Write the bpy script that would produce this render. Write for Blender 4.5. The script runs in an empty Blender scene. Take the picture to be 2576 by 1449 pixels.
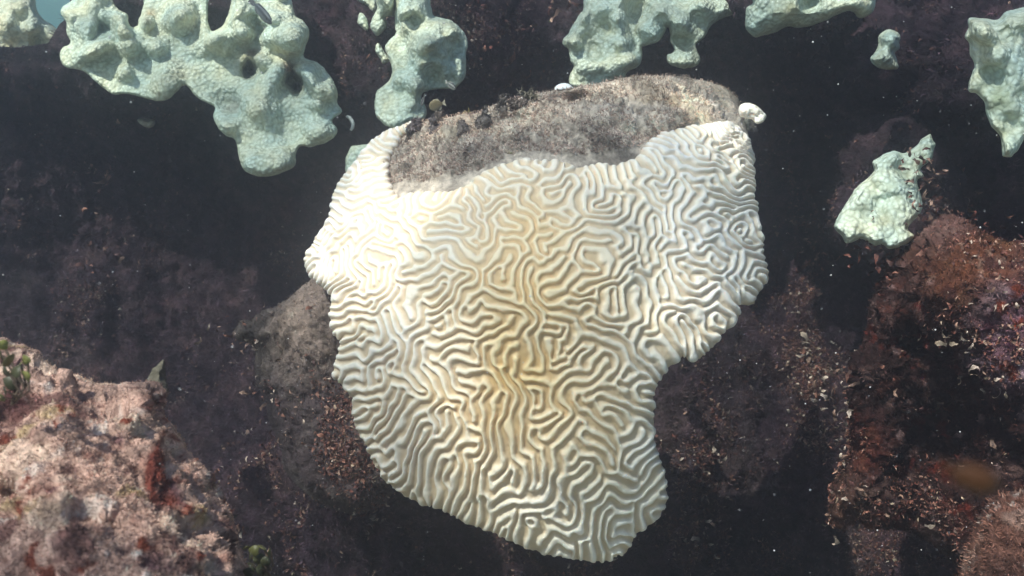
import bpy, math, random
import numpy as np
from mathutils import Vector, Matrix

random.seed(11)
RNG = np.random.default_rng(11)
SC = bpy.context.scene
COL = SC.collection
R = math.radians

# ------------------------------------------------------------------ camera
IMW, IMH, FOC = 2576.0, 1449.0, 2231.0        # working frame in which the photograph was measured
CAM = np.array([0.0, 0.0, 1.6])
PITCH = R(14)
FWD = np.array([0, math.cos(PITCH), -math.sin(PITCH)])
UPV = np.array([0, math.sin(PITCH), math.cos(PITCH)])
RGT = np.array([1.0, 0, 0])
cam_d = bpy.data.cameras.new('camera')
cam_d.sensor_width = 36
cam_d.angle = 2 * math.atan(IMW / 2 / FOC)
cam_d.clip_start, cam_d.clip_end = 0.02, 400
cam_d.dof.use_dof = True
cam_d.dof.focus_distance = 1.95
cam_d.dof.aperture_fstop = 6.5
cam = bpy.data.objects.new('camera', cam_d)
cam.location = CAM
cam.rotation_euler = (R(90) - PITCH, 0, 0)
COL.objects.link(cam)
SC.camera = cam

# ------------------------------------------------------------------ light
SUN_EL, SUN_AZ = R(55), R(-40)                # sun behind the camera, to its left
s_from = Vector((math.sin(SUN_AZ) * math.cos(SUN_EL), -math.cos(SUN_AZ) * math.cos(SUN_EL), math.sin(SUN_EL)))
world = bpy.data.worlds.new('World')
SC.world = world
world.use_nodes = True
wn = world.node_tree
sky = wn.nodes.new('ShaderNodeTexSky')
sky.sky_type = 'NISHITA'
sky.sun_disc = False
sky.sun_elevation = SUN_EL
sky.sun_rotation = math.atan2(s_from.x, s_from.y)
wn.nodes['Background'].inputs['Strength'].default_value = 0.10
wn.links.new(sky.outputs['Color'], wn.nodes['Background'].inputs['Color'])
sun_d = bpy.data.lights.new('sun', 'SUN')
sun_d.energy = 5.0
sun_d.angle = R(0.5)
sun_d.color = (1.0, 0.93, 0.86)
sun = bpy.data.objects.new('sun', sun_d)
sun.rotation_euler = s_from.to_track_quat('Z', 'Y').to_euler()
sun.location = (0, 0, 20)
COL.objects.link(sun)

SC.view_settings.view_transform = 'Standard'
SC.view_settings.look = 'None'
SC.view_settings.gamma = 1
SC.view_settings.use_curve_mapping = False
SC.view_settings.exposure = 0.40
SC.render.engine = 'CYCLES'
SC.cycles.use_denoising = True
SC.cycles.max_bounces = 8
SC.cycles.diffuse_bounces = 3
SC.cycles.volume_bounces = 1
SC.cycles.transparent_max_bounces = 12

# ------------------------------------------------------------------ maths helpers
def unproj(px, py, dep):
    px, py, dep = np.broadcast_arrays(np.asarray(px, float), np.asarray(py, float), np.asarray(dep, float))
    a = (px - IMW / 2) / FOC
    b = (IMH / 2 - py) / FOC
    return CAM + dep[..., None] * (FWD + a[..., None] * RGT + b[..., None] * UPV)

def at(px, py, dep):
    return Vector(unproj(px, py, dep).tolist())

def vnoise(p, seed=0):
    p = np.asarray(p, float)
    i = np.floor(p).astype(np.int64)
    f = p - i
    f = f * f * f * (f * (f * 6 - 15) + 10)
    def h(dx, dy, dz):
        n = ((i[..., 0] + dx) * 374761393 + (i[..., 1] + dy) * 668265263 + (i[..., 2] + dz) * 2147483629 + seed * 974711) & 0xffffffff
        n = ((n ^ (n >> 13)) * 1274126177) & 0xffffffff
        n = ((n ^ (n >> 15)) * 2246822519) & 0xffffffff
        return ((n ^ (n >> 16)) & 0xffff) / 32767.5 - 1
    fx, fy, fz = f[..., 0], f[..., 1], f[..., 2]
    x00 = h(0, 0, 0) * (1 - fx) + h(1, 0, 0) * fx
    x10 = h(0, 1, 0) * (1 - fx) + h(1, 1, 0) * fx
    x01 = h(0, 0, 1) * (1 - fx) + h(1, 0, 1) * fx
    x11 = h(0, 1, 1) * (1 - fx) + h(1, 1, 1) * fx
    return (x00 * (1 - fy) + x10 * fy) * (1 - fz) + (x01 * (1 - fy) + x11 * fy) * fz

def fbm(p, scale, octaves=4, seed=0, gain=0.5):
    p = np.asarray(p, float) * scale
    s, a, t = 0, 1.0, 0
    for k in range(octaves):
        s = s + a * vnoise(p + 17.3 * k, seed + k)
        t += a
        a *= gain
        p = p * 2.03
    return s / t

def worley(p, scale, seed=0):
    """distance to nearest and second nearest feature point (units of cells)"""
    p = np.asarray(p, float) * scale
    i = np.floor(p).astype(np.int64)
    f1 = np.full(p.shape[:-1], 9.0)
    f2 = np.full(p.shape[:-1], 9.0)
    for dx in (-1, 0, 1):
        for dy in (-1, 0, 1):
            for dz in (-1, 0, 1):
                c = i + np.array([dx, dy, dz])
                q = []
                for k in range(3):
                    n = (c[..., 0] * 374761393 + c[..., 1] * 668265263 + c[..., 2] * 2147483629 + (seed * 7 + k) * 974711) & 0xffffffff
                    n = ((n ^ (n >> 13)) * 1274126177) & 0xffffffff
                    n = ((n ^ (n >> 15)) * 2246822519) & 0xffffffff
                    q.append(((n ^ (n >> 16)) & 0xffff) / 65535.0)
                d = np.sqrt(sum((c[..., k] + q[k] - p[..., k]) ** 2 for k in range(3)))
                f2 = np.minimum(f2, np.maximum(f1, d))
                f1 = np.minimum(f1, d)
    return f1, f2

def sstep(a, b, x):
    t = np.clip((x - a) / (b - a), 0, 1)
    return t * t * (3 - 2 * t)

def gauss(x, y, cx, cy, rx, ry=None):
    ry = ry or rx
    return np.exp(-((x - cx) / rx) ** 2 - ((y - cy) / ry) ** 2)

def smooth_loop(pts, n=5, rough=0.0, seed=0):
    p = np.array(pts, float)
    a, b, c, d = np.roll(p, 1, 0), p, np.roll(p, -1, 0), np.roll(p, -2, 0)
    out = []
    for t in np.linspace(0, 1, n, endpoint=False):
        out.append(0.5 * (2 * b + (c - a) * t + (2 * a - 5 * b + 4 * c - d) * t * t + (3 * b - a - 3 * c + d) * t ** 3))
    q = np.stack(out, 1).reshape(-1, 2)
    if rough:
        z = np.zeros((len(q), 1))
        p3 = np.hstack([q, z])
        q = q + rough * np.stack([fbm(p3, .06, 3, seed), fbm(p3, .06, 3, seed + 50)], 1)
    return q

def inside(loops, x, y):
    res = np.zeros(x.shape, bool)
    for lp in loops:
        x0, y0 = lp[:, 0], lp[:, 1]
        x1, y1 = np.roll(x0, -1), np.roll(y0, -1)
        for k in range(len(lp)):
            if y0[k] == y1[k]:
                continue
            c = (y0[k] > y) != (y1[k] > y)
            if c.any():
                res ^= c & (x < (x1[k] - x0[k]) * (y - y0[k]) / (y1[k] - y0[k]) + x0[k])
    return res

def nearest(loops, x, y):
    best = np.full(x.shape, 1e18)
    bx, by = np.zeros(x.shape), np.zeros(x.shape)
    for lp in loops:
        nx_ = np.roll(lp, -1, 0)
        for (x0, y0), (x1, y1) in zip(lp, nx_):
            ex, ey = x1 - x0, y1 - y0
            l2 = ex * ex + ey * ey + 1e-9
            t = np.clip(((x - x0) * ex + (y - y0) * ey) / l2, 0, 1)
            qx, qy = x0 + t * ex, y0 + t * ey
            d = (x - qx) ** 2 + (y - qy) ** 2
            m = d < best
            best[m] = d[m]
            bx[m] = qx[m]
            by[m] = qy[m]
    return np.sqrt(best), bx, by

# ------------------------------------------------------------------ object helpers
def mesh_obj(name, verts, faces, mat=None, parent=None, cols=None, smooth=True, origin=None):
    me = bpy.data.meshes.new(name)
    verts = np.asarray(verts, float)
    if origin is not None:
        verts = verts - np.asarray(origin)
    if isinstance(faces, np.ndarray):
        me.vertices.add(len(verts))
        me.vertices.foreach_set('co', verts.ravel())
        k = faces.shape[1]
        me.loops.add(faces.size)
        me.loops.foreach_set('vertex_index', faces.ravel().astype(np.int32))
        me.polygons.add(len(faces))
        me.polygons.foreach_set('loop_start', np.arange(0, faces.size, k, dtype=np.int32))
        me.update(calc_edges=True)
    else:
        me.from_pydata([tuple(v) for v in verts], [], faces)
    if smooth:
        me.polygons.foreach_set('use_smooth', np.ones(len(me.polygons), bool))
    if cols is not None:
        cols = np.asarray(cols, float)
        if cols.shape[1] == 3:
            cols = np.hstack([cols, np.ones((len(cols), 1))])
        ca = me.color_attributes.new('col', 'FLOAT_COLOR', 'POINT')
        ca.data.foreach_set('color', cols.astype(np.float32).ravel())
    me.update()
    if mat:
        me.materials.append(mat)
    o = bpy.data.objects.new(name, me)
    COL.objects.link(o)
    if parent is not None:
        o.parent = parent
        if origin is not None:
            o.location = Vector(origin) - parent.location
        else:
            o.location = -parent.location
    elif origin is not None:
        o.location = origin
    return o

def empty(name, loc):
    o = bpy.data.objects.new(name, None)
    o.empty_display_size = 0.1
    COL.objects.link(o)
    o.location = loc
    return o

def tag(o, label=None, cat=None, group=None, kind=None):
    for k, v in (('label', label), ('category', cat), ('group', group), ('kind', kind)):
        if v:
            o[k] = v
    return o

def copy_tree(src, parent=None):
    c = src.copy()
    COL.objects.link(c)
    if parent is not None:
        c.parent = parent
    for ch in list(src.children):
        copy_tree(ch, c)
    return c

class Patch:
    """A body cut by outline loops. front(px,py,d) gives its front depth, back(px,py,d) its back depth; disp(P,px,py,d) pushes along the normal."""
    def __init__(s, loops, step, front, back=None, disp=None):
        allp = np.vstack(loops)
        x0, y0 = allp.min(0) - 2 * step
        x1, y1 = allp.max(0) + 2 * step
        gx, gy = np.meshgrid(np.arange(x0, x1 + step, step), np.arange(y0, y1 + step, step))
        ins = inside(loops, gx, gy)
        cell = ins[:-1, :-1] | ins[1:, :-1] | ins[:-1, 1:] | ins[1:, 1:]
        use = np.zeros(gx.shape, bool)
        use[:-1, :-1] |= cell
        use[1:, :-1] |= cell
        use[:-1, 1:] |= cell
        use[1:, 1:] |= cell
        edge = use & ~ins
        _, ex, ey = nearest(loops, gx[edge], gy[edge])
        gx[edge], gy[edge] = ex, ey
        dist = np.zeros(gx.shape)
        # distance inside, on a coarser lattice when large
        d, _, _ = nearest(loops, gx[ins], gy[ins])
        dist[ins] = d
        dep = front(gx, gy, dist)
        P = unproj(gx, gy, dep)
        if disp is not None:
            N = s.normals(P)
            P = P + N * disp(P, gx, gy, dist)[..., None]
        N = s.normals(P)
        ids = -np.ones(gx.shape, int)
        ids[use] = np.arange(use.sum())
        a, b, c, e = ids[:-1, :-1], ids[:-1, 1:], ids[1:, 1:], ids[1:, :-1]
        f = np.stack([a[cell], e[cell], c[cell], b[cell]], 1)
        s.V = P[use]
        s.N = N[use]
        s.px, s.py, s.d = gx[use], gy[use], dist[use]
        s.nf = len(s.V)
        s.F = f
        if back is not None:
            bidx = -np.ones(gx.shape, int)
            onb = edge
            keep = use & ~onb
            bidx[onb] = ids[onb]
            bidx[keep] = s.nf + np.arange(keep.sum())
            PB = unproj(gx[keep], gy[keep], back(gx[keep], gy[keep], dist[keep]))
            a, b, c, e = bidx[:-1, :-1], bidx[:-1, 1:], bidx[1:, 1:], bidx[1:, :-1]
            fb = np.stack([a[cell], b[cell], c[cell], e[cell]], 1)
            s.V = np.vstack([s.V, PB])
            s.F = np.vstack([s.F, fb])
            s.px = np.concatenate([s.px, gx[keep]])
            s.py = np.concatenate([s.py, gy[keep]])
            s.d = np.concatenate([s.d, dist[keep]])
    @staticmethod
    def normals(P):
        du = np.gradient(P, axis=1)
        dv = np.gradient(P, axis=0)
        n = np.cross(du, dv)
        n /= np.linalg.norm(n, axis=-1, keepdims=True) + 1e-12
        flip = np.sign(((CAM - P) * n).sum(-1, keepdims=True))
        return n * np.where(flip == 0, 1, flip)
    def make(s, name, mat, parent=None, cols=None, origin=None):
        if origin is None and parent is None:
            lo, hi = s.V.min(0), s.V.max(0)
            origin = ((lo[0] + hi[0]) / 2, (lo[1] + hi[1]) / 2, lo[2])
        return mesh_obj(name, s.V, s.F, mat, parent, cols, True, origin)

def filaments(P, N, n, length, width, rng, sel=None, tilt=0.9):
    """n thin three-sided tufts growing from points P with normals N: (verts, tris, source index)"""
    pool = np.arange(len(P)) if sel is None else np.where(sel)[0]
    idx = rng.choice(pool, n)
    p, nn = P[idx], N[idx]
    t = rng.normal(0, 1, (n, 3))
    t -= nn * (t * nn).sum(1, keepdims=True)
    t /= np.linalg.norm(t, axis=1, keepdims=True) + 1e-9
    b = np.cross(nn, t)
    L = length * rng.uniform(.4, 1.3, (n, 1))
    tip = p + nn * L + t * L * rng.uniform(-tilt, tilt, (n, 1))
    mid = p + nn * L * .55
    w = width * rng.uniform(.6, 1.4, (n, 1))
    base = p - nn * L * .25
    V = np.stack([base - b * w, base + b * w, mid + b * w * .8, mid - b * w * .8, tip], 1).reshape(-1, 3)
    o = np.arange(n)[:, None] * 5
    F = np.concatenate([o + [0, 1, 2], o + [0, 2, 3], o + [3, 2, 4]], 0)
    return V, F, np.repeat(idx, 5)

# ------------------------------------------------------------------ materials
def new_mat(name):
    m = bpy.data.materials.new(name)
    m.use_nodes = True
    return m, m.node_tree, m.node_tree.nodes['Principled BSDF']

def noise_node(nt, scale, detail=4, rough=.55, vec=None):
    n = nt.nodes.new('ShaderNodeTexNoise')
    n.inputs['Scale'].default_value = scale
    n.inputs['Detail'].default_value = detail
    n.inputs['Roughness'].default_value = rough
    if vec:
        nt.links.new(vec, n.inputs['Vector'])
    return n

def bump_chain(nt, bsdf, hs):
    last = None
    for out, strength, dist, inv in hs:
        b = nt.nodes.new('ShaderNodeBump')
        b.inputs['Strength'].default_value = strength
        b.inputs['Distance'].default_value = dist
        b.invert = inv
        nt.links.new(out, b.inputs['Height'])
        if last:
            nt.links.new(last, b.inputs['Normal'])
        last = b.outputs['Normal']
    nt.links.new(last, bsdf.inputs['Normal'])

def mix_col(nt, kind, a, b, fac):
    m = nt.nodes.new('ShaderNodeMix')
    m.data_type = 'RGBA'
    m.blend_type = kind
    for sock, v in ((m.inputs[6], a), (m.inputs[7], b), (m.inputs[0], fac)):
        if hasattr(v, 'links'):
            nt.links.new(v, sock)
        else:
            sock.default_value = v
    return m.outputs[2]

def ramp(nt, fac, stops):
    r = nt.nodes.new('ShaderNodeValToRGB')
    e = r.color_ramp.elements
    while len(e) < len(stops):
        e.new(.5)
    for k, (p, c) in enumerate(stops):
        e[k].position = p
        e[k].color = c if len(c) == 4 else (*c, 1)
    nt.links.new(fac, r.inputs['Fac'])
    return r.outputs['Color']

def mat_coat(name, scale=60, var=.6, bump=.6, bscale=160, bdist=.004, rough=.9, spec=.15):
    """encrusted / turf surface: vertex colour broken up by noise"""
    m, nt, b = new_mat(name)
    at_ = nt.nodes.new('ShaderNodeAttribute')
    at_.attribute_name = 'col'
    tc = nt.nodes.new('ShaderNodeTexCoord').outputs['Object']
    n1 = noise_node(nt, scale, 5, .65, tc)
    lo, hi = 1 - var, 1 + var * .8
    c = mix_col(nt, 'MULTIPLY', at_.outputs['Color'], ramp(nt, n1.outputs['Fac'], [(.3, (lo, lo, lo)), (.7, (hi, hi, hi))]), 1.0)
    nt.links.new(c, b.inputs['Base Color'])
    b.inputs['Roughness'].default_value = rough
    b.inputs['Specular IOR Level'].default_value = spec
    n2 = noise_node(nt, bscale, 4, .6, tc)
    bump_chain(nt, b, [(n1.outputs['Fac'], bump, bdist * 2, False), (n2.outputs['Fac'], bump, bdist, False)])
    return m

def mat_leaf(name, rough=.6):
    m, nt, b = new_mat(name)
    at_ = nt.nodes.new('ShaderNodeAttribute')
    at_.attribute_name = 'col'
    oi = nt.nodes.new('ShaderNodeObjectInfo')
    c = mix_col(nt, 'MULTIPLY', at_.outputs['Color'], ramp(nt, oi.outputs['Random'], [(0, (.7, .7, .7)), (1, (1.35, 1.3, 1.25))]), 1.0)
    nt.links.new(c, b.inputs['Base Color'])
    b.inputs['Roughness'].default_value = rough
    b.inputs['Specular IOR Level'].default_value = .25
    return m

def mat_star(name, tint):
    m, nt, b = new_mat(name)
    tc = nt.nodes.new('ShaderNodeTexCoord').outputs['Object']
    at_ = nt.nodes.new('ShaderNodeAttribute')
    at_.attribute_name = 'col'
    n1 = noise_node(nt, 7, 4, .6, tc)
    n2 = noise_node(nt, 45, 3, .6, tc)
    v = nt.nodes.new('ShaderNodeTexVoronoi')
    v.feature = 'F1'
    v.inputs['Scale'].default_value = 78
    nt.links.new(tc, v.inputs['Vector'])
    yel = (tint[0] * 1.06, tint[1] * 1.0, tint[2] * .84, 1)
    grn = (tint[0] * .86, tint[1] * .98, tint[2] * 1.0, 1)
    c = ramp(nt, n1.outputs['Fac'], [(.35, grn), (.65, yel)])
    c = mix_col(nt, 'MULTIPLY', c, ramp(nt, n2.outputs['Fac'], [(.3, (.85, .85, .83)), (.7, (1.08, 1.08, 1.08))]), 1.0)
    c = mix_col(nt, 'MULTIPLY', c, at_.outputs['Color'], 1.0)
    c = mix_col(nt, 'MULTIPLY', c, ramp(nt, v.outputs['Distance'], [(.35, (1, 1, 1)), (.75, (.68, .68, .62))]), .9)
    nt.links.new(c, b.inputs['Base Color'])
    b.inputs['Roughness'].default_value = .75
    b.inputs['Specular IOR Level'].default_value = .2
    bump_chain(nt, b, [(n2.outputs['Fac'], .35, .006, False), (v.outputs['Distance'], .85, .008, True)])
    return m

M_TURF = mat_coat('turf_coated_rock', 70, .45, .8, 220, .004)
M_REEF = mat_coat('dark_reef_crust', 30, .8, 1.0, 95, .016)
M_CRUST = mat_coat('encrusted_rock', 55, .6, .9, 190, .005)
M_LEAF = mat_leaf('leafy_algae')
M_FUZZ = mat_leaf('turf_filament', .9)
M_STAR = mat_star('star_coral_green', (.63, .66, .60))
M_STAR_PALE = mat_star('star_coral_cream', (.84, .78, .66))

def mat_tissue():
    m, nt, b = new_mat('bleached_coral_tissue')
    at_ = nt.nodes.new('ShaderNodeAttribute')
    at_.attribute_name = 'col'
    tc = nt.nodes.new('ShaderNodeTexCoord').outputs['Object']
    n1 = noise_node(nt, 9, 3, .5, tc)
    n2 = noise_node(nt, 420, 2, .5, tc)
    c = mix_col(nt, 'MULTIPLY', at_.outputs['Color'], ramp(nt, n1.outputs['Fac'], [(.3, (.93, .94, .97)), (.7, (1.03, 1.0, .93))]), 1.0)
    nt.links.new(c, b.inputs['Base Color'])
    b.inputs['Roughness'].default_value = .55
    b.inputs['Specular IOR Level'].default_value = .25
    b.inputs['Subsurface Weight'].default_value = .3
    b.inputs['Subsurface Radius'].default_value = (.012, .009, .006)
    b.inputs['Subsurface Scale'].default_value = 1.0
    bump_chain(nt, b, [(n2.outputs['Fac'], .25, .0015, False)])
    return m
M_TISSUE = mat_tissue()

# ------------------------------------------------------------------ the big dome shape shared by rock and tissue
def dome(x, y):
    q = ((x - 1370) / np.where(x < 1370, 690, 690)) ** 2 + ((y - 850) / np.where(y < 850, 725, 800)) ** 2
    q = np.minimum(q, 1.3)
    base = np.where(q < .94, 1 - np.sqrt(np.maximum(1 - q, 0.0)), 0.755 + (q - .94) * 2.04)
    d = 1.72 + .62 * base
    # broad lumps of the old skeleton
    d = d - .035 * gauss(x, y, 1800, 400, 110, 90) - .03 * gauss(x, y, 1230, 700, 260, 160) - .02 * gauss(x, y, 1500, 1150, 160, 160)
    d = d + .03 * gauss(x, y, 1000, 620, 60, 200) + .02 * gauss(x, y, 1640, 620, 60, 200)
    return d

MOUNDS = [(2235, 505, 135, 130, 2.32), (2222, 132, 70, 70, 2.85), (2540, 200, 170, 230, 2.2), (430, 90, 400, 150, 3.22), (720, 260, 120, 130, 3.22), (940, 150, 110, 150, 3.24), (1600, 70, 240, 110, 3.27), (2000, 0, 200, 80, 3.0), (30, 120, 130, 100, 3.9)]
def wall_depth(x, y):
    ys = [-700, -200, 0, 120, 300, 600, 900, 1200, 1449, 1900]
    ds = [4.6, 3.6, 3.4, 3.5, 3.95, 4.05, 4.0, 3.8, 3.55, 3.0]
    d = np.interp(y, ys, ds)
    d = d - .9 * sstep(1850, 2600, x) * sstep(0, 300, y)
    d = d - 1.1 * gauss(x, y, 1350, 1150, 560, 430)
    d = d - .6 * gauss(x, y, 760, 1250, 260, 300)
    d = d + .2 * gauss(x, y, 2010, 430, 110, 250)
    for cx, cy, rx, ry, z in MOUNDS:          # rock that carries the star corals
        q = ((x - cx) / rx) ** 2 + ((y - cy) / ry) ** 2
        w = np.exp(-q * q)
        d = d * (1 - w) + np.minimum(d, z) * w
    return np.maximum(d, np.where(y > 250, dome(x, y) + .3 - .15 * sstep(900, 1300, y), 0))

def wall_point(px, py, off=0.0):
    return at(px, py, float(wall_depth(np.array(float(px)), np.array(float(py)))) - off)

# ------------------------------------------------------------------ setting: seabed, reef wall, water surface
gx, gy = np.meshgrid(np.linspace(-40, 40, 161), np.linspace(-6, 74, 161))
pp = np.stack([gx, gy, np.zeros_like(gx)], -1)
gz = .25 * fbm(pp, .25, 4, 3) + .05 * fbm(pp, 2.2, 3, 9)
ids = np.arange(161 * 161).reshape(161, 161)
gf = np.stack([ids[:-1, :-1].ravel(), ids[:-1, 1:].ravel(), ids[1:, 1:].ravel(), ids[1:, :-1].ravel()], 1)
gv = np.stack([gx, gy, gz - .35], -1).reshape(-1, 3)
gc = np.tile([.30, .27, .21], (len(gv), 1)) * (1 + .5 * fbm(gv, .8, 3, 5)[:, None])
tag(mesh_obj('seabed', gv, gf, M_TURF, None, gc), kind='structure')

wall_loop = [np.array([(-1100, 95), (-300, 90), (40, 120), (120, 110), (150, 60), (175, 40), (200, -700), (3700, -700), (3700, 1900), (-1100, 1900)], float)]
def wall_disp(P, x, y, d):
    return (.14 * fbm(P, 2.2, 4, 21) + .12 * np.abs(fbm(P * np.array([1, 1, .3]), 5.5, 3, 23)) * (y > 150) + .06 * fbm(P, 9, 3, 31) + .035 * (.5 - worley(P, 16, 35)[0]) + .022 * fbm(P, 38, 2, 33)) * sstep(0, 60, d)
W = Patch(wall_loop, 6.5, lambda x, y, d: wall_depth(x, y), None, wall_disp)
wp = W.V
n_a, n_b, n_c = fbm(wp, 3.5, 4, 41), fbm(wp, 14, 4, 44), fbm(wp, 7, 3, 47)
wc = np.array([.036, .020, .029]) * (1 + .8 * fbm(wp, 30, 3, 49)[:, None]) + np.clip(n_b, 0, 1)[:, None] * np.array([.06, .036, .032])
wc = wc + np.clip(n_a - .15, 0, 1)[:, None] * np.array([.05, .042, .036]) + np.clip(n_c - .3, 0, 1)[:, None] * np.array([.05, .011, .008])
WALL = W.make('reef_wall', M_REEF, None, wc)
tag(WALL, kind='structure')

wt_ok = (W.px > -60) & (W.px < 2660) & (W.py > -60) & (W.py < 1520)
fv, ff, fi = filaments(W.V, W.N, 100000, .017, .0016, RNG, wt_ok, 1.3)
tag(mesh_obj('wall_turf', fv, ff, M_FUZZ, None, np.clip(wc[fi] * RNG.uniform(.5, 3.2, (len(fi) // 5, 1)).repeat(5, 0), 0, .5)), 'short dark turf of fine filaments over the reef wall', 'turf', kind='stuff')

# unseen sea surface overhead, added as a gobo: patterned transparency dapples the sunlight
def water_surface_gobo():
    n = 121
    x, y = np.meshgrid(np.linspace(-42, 42, n), np.linspace(-12, 78, n))
    p = np.stack([x, y, np.zeros_like(x)], -1)
    z = 4.6 + .10 * fbm(p, .45, 3, 71)
    i = np.arange(n * n).reshape(n, n)
    f = np.stack([i[:-1, :-1].ravel(), i[:-1, 1:].ravel(), i[1:, 1:].ravel(), i[1:, :-1].ravel()], 1)
    m = bpy.data.materials.new('caustic_pattern_water')
    m.use_nodes = True
    nt = m.node_tree
    nt.nodes.remove(nt.nodes['Principled BSDF'])
    out = nt.nodes['Material Output']
    tc = nt.nodes.new('ShaderNodeTexCoord').outputs['Object']
    mp = nt.nodes.new('ShaderNodeMapping')
    mp.inputs['Location'].default_value = CAUSTIC_SHIFT
    nt.links.new(tc, mp.inputs['Vector'])
    nz = noise_node(nt, 1.6, 2, .5, mp.outputs['Vector'])
    add = nt.nodes.new('ShaderNodeVectorMath')
    add.operation = 'MULTIPLY_ADD'
    nt.links.new(nz.outputs['Color'], add.inputs[0])
    add.inputs[1].default_value = (.5, .5, 0)
    nt.links.new(mp.outputs['Vector'], add.inputs[2])
    cols = []
    for sc_, k in ((1.35, 1.0), (2.9, 1.0)):
        v = nt.nodes.new('ShaderNodeTexVoronoi')
        v.feature = 'SMOOTH_F1'
        v.voronoi_dimensions = '2D'
        v.inputs['Scale'].default_value = sc_
        v.inputs['Smoothness'].default_value = .35
        nt.links.new(add.outputs[0], v.inputs['Vector'])
        cols.append(v.outputs['Distance'])
    sm = nt.nodes.new('ShaderNodeMath')
    sm.operation = 'ADD'
    nt.links.new(cols[0], sm.inputs[0])
    nt.links.new(cols[1], sm.inputs[1])
    c = ramp(nt, sm.outputs[0], [(.50, (.42, .45, .48)), (.74, (.56, .59, .61)), (1.0, (1, 1, 1))])  # caustic patches painted into the sheet's transparency
    tr = nt.nodes.new('ShaderNodeBsdfTransparent')
    nt.links.new(c, tr.inputs['Color'])
    nt.links.new(tr.outputs[0], out.inputs['Surface'])
    o = mesh_obj('water_surface_gobo', np.stack([x, y, z], -1).reshape(-1, 3), f, m)
    tag(o, kind='structure')
CAUSTIC_SHIFT = (3.3, -.7, 0)
water_surface_gobo()

# haze: the water body between camera and reef
hz = bpy.data.materials.new('hazy_water')
hz.use_nodes = True
hn = hz.node_tree
hn.nodes.remove(hn.nodes['Principled BSDF'])
pv = hn.nodes.new('ShaderNodeVolumePrincipled')
pv.inputs['Color'].default_value = (.42, .365, .74, 1)
pv.inputs['Density'].default_value = .026
pv.inputs['Absorption Color'].default_value = (0, .6, .7, 1)
pv.inputs['Anisotropy'].default_value = .3
pf = hn.nodes.new('ShaderNodeVolumePrincipled')   # fine particles: strongly forward scattering, gives bright things a soft halo
pf.inputs['Color'].default_value = (.82, .88, .95, 1)
pf.inputs['Absorption Color'].default_value = (0, 1, 1, 1)
pf.inputs['Density'].default_value = .055
pf.inputs['Anisotropy'].default_value = .93
ad = hn.nodes.new('ShaderNodeAddShader')
hn.links.new(pv.outputs[0], ad.inputs[0])
hn.links.new(pf.outputs[0], ad.inputs[1])
hn.links.new(ad.outputs[0], hn.nodes['Material Output'].inputs['Volume'])
def box_obj(name, lo, hi, mat):
    v = [(x, y, z) for z in (lo[2], hi[2]) for y in (lo[1], hi[1]) for x in (lo[0], hi[0])]
    f = [(0, 2, 3, 1), (4, 5, 7, 6), (0, 1, 5, 4), (2, 6, 7, 3), (0, 4, 6, 2), (1, 3, 7, 5)]
    return mesh_obj(name, v, f, mat, smooth=False)
tag(box_obj('haze', (-41, -7, -1.7), (41, 75, 4.0), hz), kind='stuff')

# ------------------------------------------------------------------ the brain coral
TISSUE = [(1061, 309), (1030, 308), (985, 325), (935, 352), (893, 402), (857, 450), (833, 500), (826, 545), (802, 590), (776, 630), (766, 660), (776, 690), (800, 712),
          (822, 735), (834, 760), (831, 800), (840, 840), (857, 860), (849, 890), (838, 920), (841, 950), (865, 975), (884, 1005), (889, 1050), (905, 1090),
          (925, 1130), (946, 1175), (976, 1215), (1010, 1240), (1060, 1266), (1105, 1280), (1145, 1302), (1190, 1322), (1250, 1342), (1300, 1369), (1350, 1387),
          (1400, 1400), (1450, 1406), (1520, 1410), (1562, 1396), (1587, 1368), (1612, 1330), (1655, 1301), (1675, 1270), (1678, 1220), (1666, 1170), (1650, 1120),
          (1645, 1060), (1646, 1000), (1655, 962), (1682, 930), (1716, 900), (1745, 908), (1782, 880), (1822, 835), (1860, 800), (1857, 772), (1890, 765),
          (1906, 740), (1932, 700), (1922, 640), (1913, 570), (1901, 500), (1901, 440), (1893, 380), (1880, 340), (1848, 312), (1800, 305), (1758, 318), (1700, 322),
          (1655, 338), (1622, 366), (1600, 395), (1560, 411), (1510, 416), (1460, 420), (1420, 408), (1370, 402), (1310, 402), (1260, 415), (1215, 436),
          (1185, 461), (1150, 480), (1100, 488), (1050, 481), (1005, 495), (989, 468), (980, 440), (982, 402), (998, 372), (1012, 348), (1050, 322)]
T_LOOP = smooth_loop(TISSUE, 5, 6.0, 3)
T_LOOP = T_LOOP + 3.2 * np.stack([fbm(np.hstack([T_LOOP, 0 * T_LOOP[:, :1]]), .16, 2, 71), fbm(np.hstack([T_LOOP, 0 * T_LOOP[:, :1]]), .16, 2, 72)], 1)

def warp(x, y):
    dx, dy = x - 1370, y - 850
    rho = np.sqrt((dx / 690) ** 2 + (dy / np.where(dy < 0, 725, 800)) ** 2)
    rc = np.clip(rho * .95, 1e-4, .985)
    g = np.arcsin(rc) / rc
    u, v = dx * g, dy * g
    return u - .00011 * u * np.abs(u) * 0 - .00010 * u * u, v - .00024 * v * v

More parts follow.
